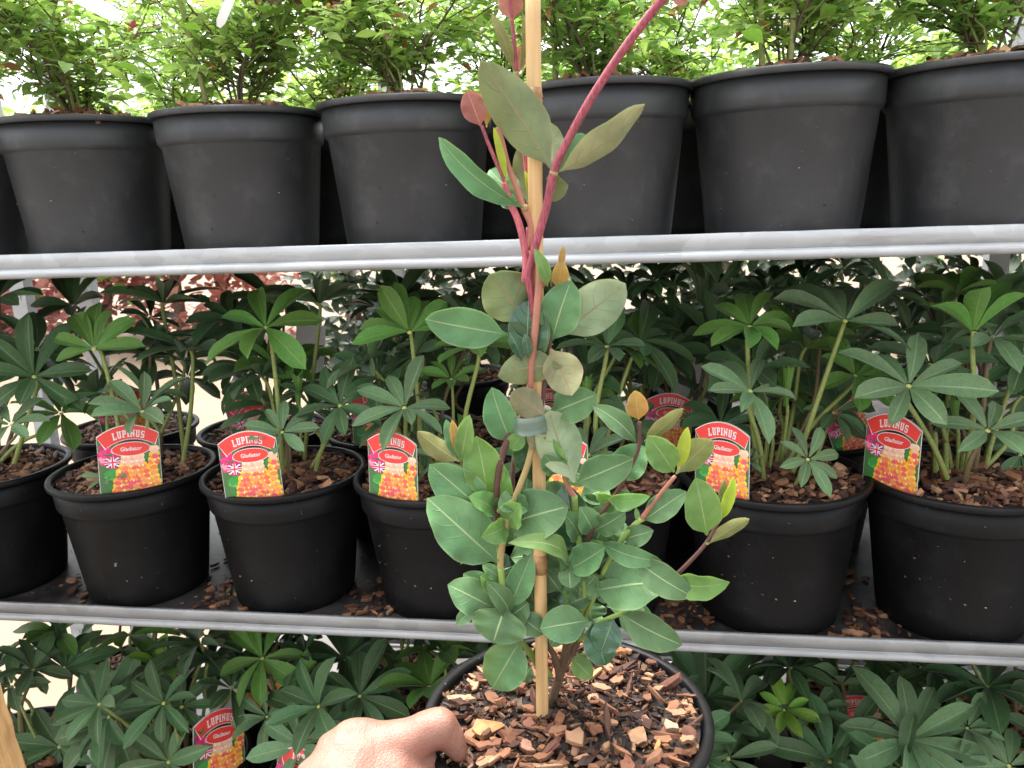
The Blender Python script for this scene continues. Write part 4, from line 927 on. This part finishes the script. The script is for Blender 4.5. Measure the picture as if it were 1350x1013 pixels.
# mulch: soil mound, large chips one by one, fine bits joined
MZ = .1715*HS; rg = random.Random(21)
N = 40; K = 12; mv = [(0, 0, MZ+.004)]; mf = []; hr = .0968
def mh(x, y): r = math.hypot(x, y)/hr; return MZ + .006*(1-r*r) + .0035*math.sin(x*70+1)*math.cos(y*60) + .002*math.sin(x*190)*math.sin(y*170+.5)
mv = [(0, 0, mh(0, 0))]
for k in range(1, K+1):
    for j in range(N):
        a = 2*math.pi*j/N; r = hr*k/K; x, y = r*math.cos(a), r*math.sin(a); mv.append((x, y, mh(x, y)))
mf = [(0, 1+j, 1+(j+1) % N) for j in range(N)]
for k in range(K-1):
    for j in range(N): mf.append((1+k*N+j, 1+(k+1)*N+j, 1+(k+1)*N+(j+1) % N, 1+k*N+(j+1) % N))
soil = obj('bark_mulch', mesh('soil', mv, mf, M['soil']), held)
CH = []
HB = [(.30, .135, .07), (.38, .185, .10), (.22, .092, .05), (.25, .105, .06), (.46, .26, .145), (.12, .05, .03), (.33, .15, .075), (.15, .062, .038), (.28, .12, .065), (.09, .04, .025)]
for k in range(30):
    shp = k % 3; L = 1.0; W = (.75, .5, .18)[shp]; cv, cf = chip(rg, L, W, (.16, .2, .12)[shp])
    c = HB[k % 10]; q = rg.uniform(.8, 1.1)
    CH.append((shp, mesh('bark_chip', cv, cf, M['bark'], smooth=False, cols=[tuple(min(1, x*q) for x in c)]*len(cv))))
for k in range(215):
    shp, me = rg.choice(CH)
    r = hr*math.sqrt(rg.uniform(0, 1))*.95; a = rg.uniform(0, 6.28); x, y = r*math.cos(a), r*math.sin(a)
    L = (rg.choice((.008, .010, .013, .017)) if shp < 2 else rg.choice((.012, .018, .026)))*rg.uniform(.75, 1.3)
    if math.hypot(x, y) + L*.5 > hr*1.03: L = max(.006, 2*(hr*1.03 - math.hypot(x, y)))
    Mx = Matrix.Translation((x, y, mh(x, y) + .0015 + rg.uniform(0, .006))) @ Matrix.Rotation(rg.uniform(0, 6.28), 4, 'Z') @ Matrix.Rotation(rg.gauss(0, .33), 4, 'X') @ Matrix.Rotation(rg.gauss(0, .33), 4, 'Y') @ Matrix.Diagonal((L, L, L, 1))
    obj('bark_chip', me, soil, Mx)
def key_chip(px, py, Lpx, Wpx, ang, c):                 # the few chips that stand out
    p = at(px, py, .40); 
    d = (p - EYE); t_ = (HLOC.z + MZ + .009 - EYE.z)/d.z; p = EYE + d*t_; z = depth(p)/FPX
    cv, cf = chip(rg, Lpx*z, Wpx*z*1.4, .0032)
    obj('bark_chip', mesh('bark_chip', cv, cf, M['bark'], smooth=False, cols=[c]*len(cv)), soil, Matrix.Translation(p - HLOC) @ Matrix.Rotation(R(ang), 4, 'Z') @ Matrix.Rotation(.15, 4, 'X'))
for kc in ((641, 962, 48, 28, 8, (.40, .18, .06)), (604, 922, 34, 10, 8, (.42, .26, .13)), (843, 972, 36, 22, -30, (.38, .21, .11)), (692, 985, 34, 16, -35, (.34, .17, .11)), (885, 958, 28, 13, -40, (.42, .27, .18)), (803, 882, 22, 14, 30, (.40, .18, .10)),
           (786, 888, 34, 5, 60, (.55, .30, .13)), (866, 985, 40, 5, 75, (.58, .30, .10)), (738, 966, 24, 12, 15, (.34, .14, .08)), (780, 922, 20, 16, -50, (.44, .22, .13)), (893, 940, 32, 12, -30, (.32, .16, .09)), (820, 990, 40, 6, -35, (.34, .16, .08)), (655, 1000, 36, 6, 50, (.44, .22, .12)), (905, 975, 20, 10, 40, (.36, .2, .11))): key_chip(*kc)
b = MB()
for k in range(2100):
    r = hr*math.sqrt(rg.uniform(0, 1))*.985; a = rg.uniform(0, 6.28); x, y = r*math.cos(a), r*math.sin(a)
    L = rg.choice((.003, .004, .006, .009, .012))*rg.uniform(.7, 1.3); cv, cf = chip(rg, L, L*rg.choice((.14, .25, .5)), L*.16)
    Mx = Matrix.Translation((x, y, mh(x, y) + rg.uniform(0, .005))) @ Matrix.Rotation(rg.uniform(0, 6.28), 4, 'Z') @ Matrix.Rotation(rg.gauss(0, .4), 4, 'X') @ Matrix.Rotation(rg.gauss(0, .4), 4, 'Y')
    c = rg.choice(BARKC); kq = rg.uniform(.12, .8); b.add(xform(cv, Mx), cf, 0, None, tuple(q*kq for q in c))
tag(obj('fine_bark', b.mesh('fine_bark', M['bark'], smooth=False, cols=True), soil), kind='stuff')
# cane
c0 = at(714.5, 974, .500); c0.z -= .03; c1 = at(702, -30, .503); cq = [hl(c0.lerp(c1, k/24)) for k in range(25)]
cane = obj('bamboo_cane', mesh('bamboo_cane', *tube(cq, [.00445, .00475], 14), M['cane']), held)
for (py, hh, m_) in ((130, .0030, 'cane_node'), (742, .0030, 'cane_node'), (429, .0022, 'cane_node')):
    t_ = (974-py)/1004.0; p = None
    best = min((abs(PH/2 - FPX*((c0.lerp(c1, s/400)-EYE).dot(upv))/depth(c0.lerp(c1, s/400)) - py), s) for s in range(401))[1]
    p = hl(c0.lerp(c1, best/400)); ax = (c1-c0).normalized()
    pts = [p + ax*hh*k for k in (-2.6, -1.2, -.5, 0, .4, 1.0, 2.2)]
    obj('node_ring', mesh('node_ring', *tube(pts, [.00462, .0049, .0054, .0049, .0055, .0050, .00468], 14), M[m_]), cane)
# stems: list of (material, [(px, py, dcm)], r0 px, r1 px)
def hp(px, py, d): return at(px, py, HY + d*.01)
STEMS = [
 ('st_crim', [(707, 430, -.8), (702, 395, -1.0), (698, 375, -1.1), (697, 362, -1.1), (704, 332, -1.2), (720, 275, -1.4), (729.5, 229, -1.6), (745, 193, -1.8), (780, 129, -2.2), (826, 60, -2.8), (866, 8, -3.4), (888, -20, -3.8)], 5.4, 5.0),
 ('st_pink', [(692, 372, -.9), (693, 338, -.9), (684, 294, -1.0), (671, 264, -1.1), (665, 240, -1.2)], 5.0, 4.2),
 ('st_crim', [(666, 240, -1.2), (649, 202, -1.3), (635, 166, -1.4)], 3.0, 2.0),
 ('st_pink', [(694, 368, -.3), (698, 330, -.2), (697, 300, -.2)], 4.4, 3.6),
 ('st_salm', [(700, 330, -.6), (701, 300, -.6), (692, 278, -.7), (684, 256, -.8), (669.5, 218, -.9), (661.6, 186, -.9), (656, 168, -.9)], 4.4, 3.4),
 ('st_pink', [(700, 300, .9), (694, 220, .9), (684, 140, .8), (681, 97, .7)], 3.6, 3.4), ('st_crim', [(681, 97, .7), (678, 57, .6), (675, 27, .6), (672, -15, .5)], 3.0, 2.4),
 ('st_salm', [(709, 335, -1.0), (711, 365, -1.3), (707, 419, -1.4), (701, 478, -1.3), (698, 520, -1.0), (690, 560, -.9)], 5.2, 4.8),
 ('st_purp', [(733, 372, -.4), (729, 381, -.5), (727, 420, -.6), (724, 455, -.6), (716, 520, -.6), (708, 565, -.7)], 3.4, 3.6),
 ('st_purp', [(694, 545, -1.0), (678, 561, -1.2), (665, 592, -1.4), (656, 632, -1.4), (655, 676, -1.2), (657, 694, -1.1)], 4.6, 4.2), ('st_green', [(657, 692, -1.1), (659, 743, -1.0), (668, 805, -.8), (690, 850, -.2), (716, 890, .6)], 3.2, 3.2),
 ('st_tan', [(706, 560, -.9), (698, 605, -1.3), (685, 642, -1.6), (671, 679, -1.8), (661.6, 724, -1.8), (660, 748, -1.6)], 4.0, 4.4), ('st_green', [(660, 746, -1.6), (664, 790, -1.3), (672, 815, -.9), (692, 852, 0), (726, 892, .8)], 4.4, 4.2),
 ('st_salm', [(742, 615, -.4), (748, 640, -.6), (758, 657, -.7)], 3.6, 4.0), ('st_green', [(757, 654, -.7), (761, 699, -.8), (767, 737, -.8), (772, 778, -.4), (766, 812, .1), (748, 850, .8)], 4.4, 4.0),
 ('st_purp', [(843, 556, -1.5), (841, 594, -1.5), (818, 641, -1.4), (805, 661, -1.3), (784, 691, -1.1), (772, 721, -.8)], 2.6, 3.4), ('st_green', [(772, 720, -.8), (768, 760, -.3), (764, 800, .3)], 3.2, 3.2),
 ('st_salm', [(890, 628, -2.2), (868, 655, -2.1), (846, 684, -2.0)], 2.6, 3.6), ('st_green', [(846, 684, -2.0), (826, 704, -1.8), (800, 745, -1.3), (782, 790, -.5), (765, 830, .4)], 4.0, 3.2),
 ('st_purp', [(949, 685, -2.6), (931, 716, -2.6), (910, 740, -2.5), (884, 765, -2.3), (850, 790, -1.8)], 2.2, 3.4), ('st_green', [(850, 790, -1.8), (820, 808, -1.2), (790, 822, -.5), (764, 845, .5)], 3.2, 3.2),
 ('st_purp', [(683, 690, .8), (676, 650, .8), (678, 600, .7), (686, 560, .5)], 3.0, 3.0), ('st_tan', [(755, 800, .8), (740, 745, .8), (735, 690, .7)], 2.8, 2.4),
 ('st_wood', [(722, 945, 1.4), (727, 925, 1.4), (736, 898, 1.2), (743, 873, 1.0), (748, 848, .8), (752, 828, .6)], 6.5, 5.2), ('st_wood', [(738, 895, 1.0), (732, 868, .6), (722, 850, .3)], 5.0, 3.6), ('st_wood', [(744, 872, 1.0), (758, 850, 1.2), (768, 828, .6)], 4.6, 3.4), ('st_wood', [(740, 885, 1.4), (752, 868, 2.2), (764, 845, 2.6)], 4.4, 3.0),
]
for (m_, P, r0, r1) in STEMS:
    pts = [hl(hp(*p)) for p in P]; z = depth(hp(*P[0]))/FPX
    obj('stem', mesh('stem', *tube(bez(pts, 5), [r0*z, r1*z], 10), M[m_]), held)
for (px, py, d, r, m_) in ((730, 228, -1.6, 7.2, 'st_tan'), (692, 274, -.8, 6.2, 'st_tan'), (668, 238, -1.2, 4.6, 'st_green'), (681, 97, .7, 4.6, 'st_green'), (660, 747, -1.6, 5.4, 'st_green'), (657, 694, -1.1, 4.8, 'st_green'), (846, 685, -2, 4.6, 'st_green'), (932, 716, -2.6, 3.6, 'st_green'), (757, 656, -.7, 5.2, 'st_green'), (842, 590, -1.5, 3.2, 'st_purp')):
    p = hl(hp(px, py, d)); z = depth(hp(px, py, d))/FPX*.84; a = Vector((0, 0, 1))
    obj('stem_node', mesh('stem_node', *tube([p - a*r*z*.8, p - a*r*z*.4, p, p + a*r*z*.4, p + a*r*z*.8], [r*z*.65, r*z*.92, r*z, r*z*.9, r*z*.6], 10), M[m_]), held)
# leaves: base px, tip px, width px, depth cm base/tip, roll deg, face (u/d), material key, arch, fold, droop
UP = 'hs_up'
def hleaf(bx, by, tx, ty, wpx, d0, d1, roll=0, face='u', mk='hs_up', arch=.06, fold=.18, wave=.05, twist=0.0, under=None):
    B, T = hp(bx, by, d0), hp(tx, ty, d1); mid = (B+T)/2; z = depth(mid)/FPX
    a = (T-B); L = a.length; a.normalize(); view = (EYE - mid).normalized()
    n0 = (view - a*view.dot(a)).normalized(); s = a.cross(n0)
    n = n0*math.cos(R(roll)) + s*math.sin(R(roll))
    lower = under or ('hs_dn' if mk in ('hs_up', 'hs_wet') else mk)
    if face == 'd': n = -n; mu, md = ('hs_up' if mk in ('hs_dn', 'hs_pale', 'hs_tan') else mk), mk
    else: mu, md = mk, lower
    me = leaf_solid('leaf', L, wpx*z*1.16, OVATE, 8, 14, M[mu], M[md], th=.0005, fold=fold*1.25, arch=arch*1.45, wave=wave*1.2, twist=twist + ((int(bx*13+by*7) % 11)-5)*.10, seed=int(bx*7+ty))
    return obj('leaf', me, held, frame(hl(B), a, n))
LEAVES = [
 # top
 (728, 224, 633, 80, 58, -1.7, -2.6, -12, 'd', 'hs_dn', .05, .22), (737, 226, 850, 137, 36, -1.5, -2.6, 28, 'd', 'hs_tan', -.07, .25), (736, 224, 772, 178, 30, -.9, .6, 20, 'u', 'hs_up', .05), (730, 224, 727, 163, 34, -.6, 1.2, 10, 'd', 'hs_dn', .04), (734, 230, 726, 266, 28, -.6, .8, 20, 'd', 'hs_dn', .08),
 (690, 274, 578, 181, 30, -1.2, -2.0, -30, 'u', 'hs_up', .09, .35), (687, 270, 645, 224, 34, -.5, .8, 0, 'u', 'hs_up', .04), (695, 268, 688, 190, 28, .2, 1.4, 0, 'd', 'hs_dn', .04), (687, 272, 658, 258, 22, -.4, .2, 10, 'u', 'hs_up'),
 (634, 167, 616, 119, 29, -1.4, -1.6, 0, 'u', 'hs_red', .04, .15), (642, 168, 634, 112, 15, -1.0, -.8, 40, 'u', 'hs_orange', .04), (668, 240, 651, 168, 9, -1.3, -1.2, 20, 'u', 'hs_yell', .02), (697, 262, 692, 225, 7, -.2, .2, 30, 'u', 'hs_yell'), (656, 168, 668, 128, 20, -.4, .6, 0, 'u', 'hs_olive'),
 (677, 92, 648, 18, 15, .6, .2, 25, 'u', 'hs_olive', .05), (675, 28, 671, -22, 29, .5, .3, 0, 'd', 'hs_red'), (685, 96, 689, 16, 9, .8, .6, 40, 'u', 'hs_olive'), (683, 98, 687, 60, 14, .9, 1.2, 0, 'd', 'hs_red'), (672, -15, 690, -50, 24, .4, .2, 0, 'u', 'hs_red'), (888, -8, 905, 6, 14, -3.6, -3.8, 0, 'u', 'hs_red'), (868, 6, 880, -8, 16, -3.4, -3.6, 0, 'd', 'hs_olive'), (866, 10, 858, -14, 10, -3.4, -3.2, 20, 'u', 'hs_yell'),
 # middle
 (694, 424, 646, 361, 62, -.6, -1.4, 0, 'd', 'hs_dn', .07, .15), (669, 441, 560, 421, 46, -1.6, -2.6, -8, 'u', 'hs_up', .05, .12), (692, 478, 697, 393, 46, -1.0, -.6, 12, 'u', 'hs_wet', .04, .3), (688, 476, 671, 437, 18, -1.5, -1.8, 30, 'u', 'hs_wet', .05, .4), (698, 472, 692, 440, 11, -1.6, -1.7, 0, 'u', 'hs_wet'),
 (712, 476, 719, 408, 24, -.9, -.4, -20, 'u', 'hs_up', .04, .4), (727, 450, 753, 370, 48, -.7, -1.3, -10, 'u', 'hs_up', .05, .12), (738, 442, 825, 374, 56, -.2, -.6, 0, 'd', 'hs_pale', .06, .12), (741, 484, 656, 496, 40, -2.0, -2.6, -16, 'd', 'hs_dn', .16, .2), (726, 460, 754, 522, 46, -1.8, -2.4, 8, 'd', 'hs_tan', .08, .22), (722, 378, 704, 328, 16, -1.5, -1.9, 20, 'u', 'hs_young', .1), (716, 380, 722, 352, 12, -1.0, -1.2, 0, 'd', 'hs_salmon'),
 (735, 381, 741, 344, 19, -.6, -.7, 10, 'u', 'hs_orange', .05, .3), (739, 352, 743, 325, 8, -.6, -.7, 0, 'u', 'hs_orange'), (731, 384, 730, 362, 9, -.5, -.4, 0, 'u', 'hs_olive'),
 (718, 548, 674, 517, 34, -1.9, -2.3, 0, 'd', 'hs_tan', .08, .2), (676, 586, 648, 511, 38, -1.0, -1.8, -20, 'u', 'hs_up', .05, .3), (704, 566, 690, 622, 36, -.4, .0, 0, 'u', 'hs_wet', .04), (699, 594, 714, 560, 22, -1.6, -1.8, 0, 'd', 'hs_tan', .05), (692, 570, 672, 592, 20, -1.6, -1.3, 0, 'u', 'hs_young', .05),
 (757, 636, 723, 541, 54, -1.4, -2.0, 8, 'd', 'hs_pale', .06, .15), (726, 545, 787, 520, 42, -1.0, -1.6, 0, 'u', 'hs_up', .06, .12), (760, 636, 835, 605, 42, -1.4, -2.2, 6, 'u', 'hs_up', .06, .15), (838, 583, 781, 535, 26, -1.5, -1.9, 22, 'u', 'hs_up', .12, .2), (810, 632, 849, 588, 40, -.6, -.3, 0, 'u', 'hs_up', .05), (714, 590, 722, 545, 30, -.2, .2, 0, 'u', 'hs_wet'), (718, 640, 700, 590, 34, .4, .4, 0, 'u', 'hs_wet'),
 (842, 554, 837, 515, 25, -1.5, -1.7, 0, 'u', 'hs_orange', .06, .25), (849, 582, 901, 538, 19, -1.6, -2.2, 25, 'd', 'hs_olive', -.05, .3),
 (606, 609, 550, 569, 25, -1.6, -2.2, 15, 'd', 'hs_olive', .06, .25), (606, 602, 596, 554, 12, -1.6, -1.8, 0, 'u', 'hs_orange', .03), (608, 609, 619, 547, 22, -1.6, -1.9, -8, 'u', 'hs_young', .04), (604, 607, 588, 553, 16, -1.3, -1.2, 0, 'u', 'hs_up', .03),
 # left flank
 (645, 680, 566, 612, 50, -1.2, -2.2, 0, 'u', 'hs_up', .06, .14), (643, 657, 628, 575, 46, -1.0, -1.3, 10, 'u', 'hs_young', .06, .2), (667, 690, 655, 603, 26, -.6, -.2, 0, 'u', 'hs_young', .03), (656, 741, 563, 657, 62, -1.9, -3.0, 0, 'u', 'hs_up', .07, .12), (666, 692, 750, 668, 60, -1.2, -1.8, -6, 'u', 'hs_up', .08, .16), (767, 737, 744, 638, 44, -.3, .2, 0, 'u', 'hs_wet', .04),
 (645, 712, 607, 744, 7, -1.0, -1.4, 0, 'd', 'hs_young'), (671, 802, 701, 731, 32, -.9, -.5, 0, 'u', 'hs_up', .04, .25), (652, 802, 590, 771, 42, -1.4, -2.2, 0, 'u', 'hs_up', .07, .14), (657, 792, 611, 756, 32, -.8, -1.0, 0, 'u', 'hs_up', .06), (627, 798, 602, 824, 16, -1.2, -1.6, 0, 'u', 'hs_up'), (660, 762, 636, 745, 16, -1.3, -1.6, 0, 'u', 'hs_up'),
 (666, 800, 650, 848, 64, -1.4, -2.6, 0, 'u', 'hs_up', .10, .12), (684, 812, 717, 836, 28, -.9, -1.4, 0, 'u', 'hs_up', .05), (776, 818, 712, 829, 42, -1.2, -2.0, 0, 'u', 'hs_up', .09, .14), (742, 832, 726, 852, 16, -1.0, -1.3, 0, 'u', 'hs_up'), (686, 844, 649, 908, 52, -1.6, -2.4, 0, 'u', 'hs_olivegreen', .06, .12),
 (754, 868, 781, 894, 24, .4, -.4, 0, 'u', 'hs_young', .05), (760, 862, 772, 878, 16, .6, .2, 0, 'u', 'hs_young'), (700, 878, 690, 900, 17, .8, .4, 0, 'u', 'hs_up'), (716, 850, 704, 868, 12, .6, .6, 0, 'u', 'hs_young'),
 (746, 748, 670, 716, 26, -1.4, -3.2, 30, 'u', 'hs_young', .28, .2), (748, 752, 797, 722, 36, -1.6, -3.0, -10, 'u', 'hs_up', -.06, .4), (750, 748, 752, 776, 26, -1.6, -2.6, 0, 'u', 'hs_up', .05), (772, 806, 735, 788, 34, .2, .6, 0, 'u', 'hs_wet'), (772, 794, 731, 750, 16, .1, -.2, 20, 'u', 'hs_up'), (708, 780, 690, 735, 30, .8, 1.0, 0, 'u', 'hs_wet'),
 # right flank
 (889, 623, 855, 574, 35, -2.2, -2.8, 5, 'u', 'hs_young', .05, .2), (891, 625, 939, 580, 32, -2.2, -2.9, 10, 'd', 'hs_olive', .05, .3), (896, 618, 907, 563, 15, -2.2, -2.5, 0, 'u', 'hs_yell'), (800, 658, 857, 655, 19, -1.3, -2.4, 20, 'u', 'hs_young', .14), (838, 668, 842, 690, 6, -1.8, -2.0, 0, 'u', 'hs_young'), (848, 687, 905, 648, 31, -1.9, -2.3, -5, 'u', 'hs_up', .05), (932, 706, 917, 630, 42, -2.6, -3.2, 5, 'u', 'hs_young', .05, .16),
 (948, 686, 956, 632, 10, -2.6, -2.9, 0, 'd', 'hs_olive'), (950, 687, 967, 628, 14, -2.7, -3.0, 15, 'u', 'hs_yell', .03, .4), (934, 717, 988, 684, 16, -2.7, -3.3, 20, 'd', 'hs_olive', .04, .4), (886, 765, 962, 768, 32, -2.3, -3.4, 20, 'u', 'hs_young', .18, .2), (836, 736, 914, 787, 36, -1.9, -3.6, 14, 'u', 'hs_up', .10, .18), (783, 779, 884, 768, 60, -1.2, -2.2, -12, 'u', 'hs_up', .07, .16), (792, 714, 872, 740, 25, -1.3, -2.6, 22, 'u', 'hs_up', .13, .2), (783, 720, 806, 666, 50, -.5, .0, 0, 'u', 'hs_up', .05),
 (820, 810, 900, 851, 40, -1.4, -3.2, 14, 'u', 'hs_up', .08, .25), (814, 808, 858, 838, 26, -.8, -1.2, 0, 'u', 'hs_up', .06), (809, 815, 792, 860, 36, -.9, -1.5, 0, 'u', 'hs_wet', .08, .2), (781, 818, 798, 878, 36, -.6, -1.0, 0, 'u', 'hs_wet', .06), (800, 720, 825, 690, 26, -.6, .2, 0, 'u', 'hs_up', .05), (815, 745, 830, 715, 22, -.9, -.6, 0, 'u', 'hs_up', .05), (775, 760, 812, 726, 24, -.4, -.2, 0, 'u', 'hs_wet'),
]
M['hs_salmon'] = M['hs_red']; M['hs_olivegreen'] = leaf_mat('honeysuckle_ageing_leaf', (0.085, 0.17, 0.06), (0.26, 0.34, 0.14), 0.48, 0.18, (0.2, 0.38, 0.07), side=0.25, nveins=8, blotch=(0.13, 0.20, 0.06))
for q in LEAVES: hleaf(*q)
rg = random.Random(31)
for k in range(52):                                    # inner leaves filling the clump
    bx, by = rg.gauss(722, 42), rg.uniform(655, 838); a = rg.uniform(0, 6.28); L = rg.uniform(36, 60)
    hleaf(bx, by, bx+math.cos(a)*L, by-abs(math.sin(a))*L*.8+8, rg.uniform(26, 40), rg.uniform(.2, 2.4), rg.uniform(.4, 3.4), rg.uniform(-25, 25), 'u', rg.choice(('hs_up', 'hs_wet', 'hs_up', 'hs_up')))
rg = random.Random(57)
for (m_, P, r0, r1) in STEMS:                          # more leaves in pairs along the lower stems
    if m_ in ('st_wood', 'st_crim', 'st_pink') or max(p[1] for p in P) < 640: continue
    for k in range(2):
        a_, b_ = rg.choice(list(zip(P[:-1], P[1:]))); t = rg.random(); px, py, d = (a_[i] + (b_[i]-a_[i])*t for i in range(3))
        if py < 610 or py > 835 or px > 830: continue
        out = 1 if px > 715 else -1
        for sgn in (1, -1):
            ang = R(rg.uniform(10, 75)) if sgn*out > 0 else R(rg.uniform(25, 80)); L = rg.uniform(38, 60)*(1 if sgn*out > 0 else .8)
            hleaf(px, py, px + sgn*math.cos(ang)*L, py - math.sin(ang)*L*rg.choice((1, .6, -.4)), rg.uniform(24, 34), d + .2, d + rg.uniform(-1.6, 1.4), rg.uniform(-35, 35), 'u', rg.choice(('hs_up', 'hs_up', 'hs_young')), rg.uniform(.03, .12), rg.uniform(.15, .3))
# tie tape round cane and stems
pc = hp(702, 554, -.95); z = depth(pc)/FPX; tv = []; tf = []; n = 28
for r_ in (0, 1):
    for k, hh in enumerate((-11.5, -4, 4, 11.5)):
        for j in range(n):
            a = 2*math.pi*j/n; g_ = (1 - r_*.06)
            tv.append(hl(pc) + rt*(math.cos(a)*24.5*z*g_*(1+.02*math.sin(k*2+j))) + Vector((0, 1, 0))*(math.sin(a)*.0175*g_) + Vector((0, 0, 1))*(-hh*z + .0012*math.cos(a)))
for r_ in (0, 1):
    for k in range(3):
        for j in range(n):
            q = [r_*4*n + k*n + j, r_*4*n + k*n + (j+1) % n, r_*4*n + (k+1)*n + (j+1) % n, r_*4*n + (k+1)*n + j]; tf.append(tuple(q if r_ else q[::-1]))
for k in (0, 3):
    for j in range(n): tf.append((k*n+j, k*n+(j+1) % n, 4*n+k*n+(j+1) % n, 4*n+k*n+j))
obj('tie_tape', mesh('tie_tape', tv, tf, M['tape']), held)
# ------------------------------------------------------------------ the hand that holds the pot
def hpt(px, py, Y): return at(px, py, Y)
def capsule_chain(mbx, pts, rads, n=16):
    P = [Vector(p) for p in pts]
    # rounded ends
    a = (P[0]-P[1]).normalized(); b_ = (P[-1]-P[-2]).normalized()
    PP = [P[0]+a*rads[0]*.95, P[0]+a*rads[0]*.6] + P + [P[-1]+b_*rads[-1]*.6, P[-1]+b_*rads[-1]*.95]
    RR = [rads[0]*.25, rads[0]*.8] + list(rads) + [rads[-1]*.8, rads[-1]*.25]
    mbx.add(*tube(PP, RR, n))
hb = MB(); H0 = .455
w_ = lambda px, py, Y: hpt(px, py, Y)
th = [w_(452, 1000, .440), w_(500, 990, .447), w_(545, 975, .453), w_(578, 957, .458), w_(596, 975, .459), w_(606, 995, .459)]
zz = depth(th[3])/FPX
capsule_chain(hb, th[:4], [.0215, .0190, .0150, .0130]); capsule_chain(hb, th[3:], [.0126, .0100, .0066])
capsule_chain(hb, [w_(560, 964, .455), w_(582, 956, .458)], [.0135, .0118])
# back of the hand and thumb ball
capsule_chain(hb, [w_(440, 1045, .425), w_(480, 1030, .435), w_(520, 1030, .440), w_(545, 1040, .442)], [.030, .029, .027, .022])
capsule_chain(hb, [w_(430, 1110, .40), w_(450, 1060, .42), w_(475, 1010, .437)], [.036, .034, .024])
capsule_chain(hb, [w_(462, 972, .446), w_(484, 970, .449)], [.0125, .0120])
capsule_chain(hb, [w_(530, 1008, .447), w_(562, 1012, .452), w_(572, 1030, .455)], [.0150, .0115, .0100])
# four fingers round the outside of the pot, below the rim
for k in range(4):
    y0 = 1035+k*34; p0 = w_(520, y0, .435-k*.006)
    p1 = w_(552, y0+4, .430-k*.007); p2 = w_(556, y0+16, .470); p3 = w_(566, y0+26, .50)
    capsule_chain(hb, [p0, p1, p2, p3], [.0125-.0006*k, .0112-.0006*k, .010-.0006*k, .0085-.0006*k])
# wrist and forearm
capsule_chain(hb, [w_(440, 1120, .40), w_(400, 1240, .33), w_(330, 1500, .25), w_(250, 1900, .17)], [.036, .029, .033, .042])
tmp = obj('hand_build', hb.mesh('hand_build', M['skin']))
rm = tmp.modifiers.new('r', 'REMESH'); rm.mode = 'VOXEL'; rm.voxel_size = .0022; rm.use_smooth_shade = True
sm = tmp.modifiers.new('s', 'SMOOTH'); sm.iterations = 9; sm.factor = .6
dg = bpy.context.evaluated_depsgraph_get(); hm = bpy.data.meshes.new_from_object(tmp.evaluated_get(dg)); hm.name = 'body'
bpy.data.objects.remove(tmp)
hm.materials.clear(); hm.materials.append(M['skin'])
person = obj('person', hm); tag(person, 'bare left hand and forearm gripping the rim of the held pot', 'person')
# timber post at the left
pb, pu = at(34, 1013, .828), at(-3, 888, .828); dd_ = (pu-pb)/(pu.z-pb.z); pb = pb - dd_*(pb.z - .004); pb.y = .80     # a leaning prop whose foot is on the dark ground sheet
b = MB(); v, f = box(-.07, 0, -.028, .028, 0, 1.2)
rg = random.Random(3); pts = []; K = 40
for k in range(K+1):
    z = 1.02*k/K
    for (x, y) in ((-.07, -.028), (-.002, -.028), (0, -.026), (0, .028), (-.07, .028)): pts.append((x + rg.uniform(-.0012, .0012)*(x > -.03), y + rg.uniform(-.0006, .0006), z))
fs = [(k*5+j, k*5+(j+1) % 5, (k+1)*5+(j+1) % 5, (k+1)*5+j) for k in range(K) for j in range(5)] + [(4, 3, 2, 1, 0), tuple(K*5+j for j in range(5))]
post = obj('timber_post', mesh('timber_post', pts, fs, M['timber'], smooth=False)); post.location = (pb.x, pb.y, pb.z); post.rotation_euler = (0, math.atan2(pu.x-pb.x, pu.z-pb.z), 0)
tag(post, 'leaning rough sawn timber post at the lower left corner', 'post')
# white hanging tags among the shrubs
def hang_tag(px, py, px2, py2, Y, wpx, label):
    a, c = at(px, py, Y), at(px2, py2, Y-.01); z = depth(a)/FPX; ax = (c-a); L = ax.length
    v, f, uv = leaf_grid(L, wpx*z, [(0, .35), (.1, .9), (.85, 1), (1, .4)], 2, 8, fold=.05, arch=.12)
    bb = MB(); bb.add(v, flipf(f)); bb.add([(x, y, q-.0006) for x, y, q in v], f)
    o = obj('plant_tag', bb.mesh('plant_tag', M['tagw'])); o.matrix_world = frame(a, ax, EYE - a); tag(o, label, 'tag', 'white tags in the shrubs')
hang_tag(100, -6, 160, 24, LIPY-.03, 20, 'white strap tag hanging at top left among shrub leaves')
hang_tag(308, -12, 288, 36, LIPY-.03, 12, 'narrow white tag hanging beside the slanting stake')
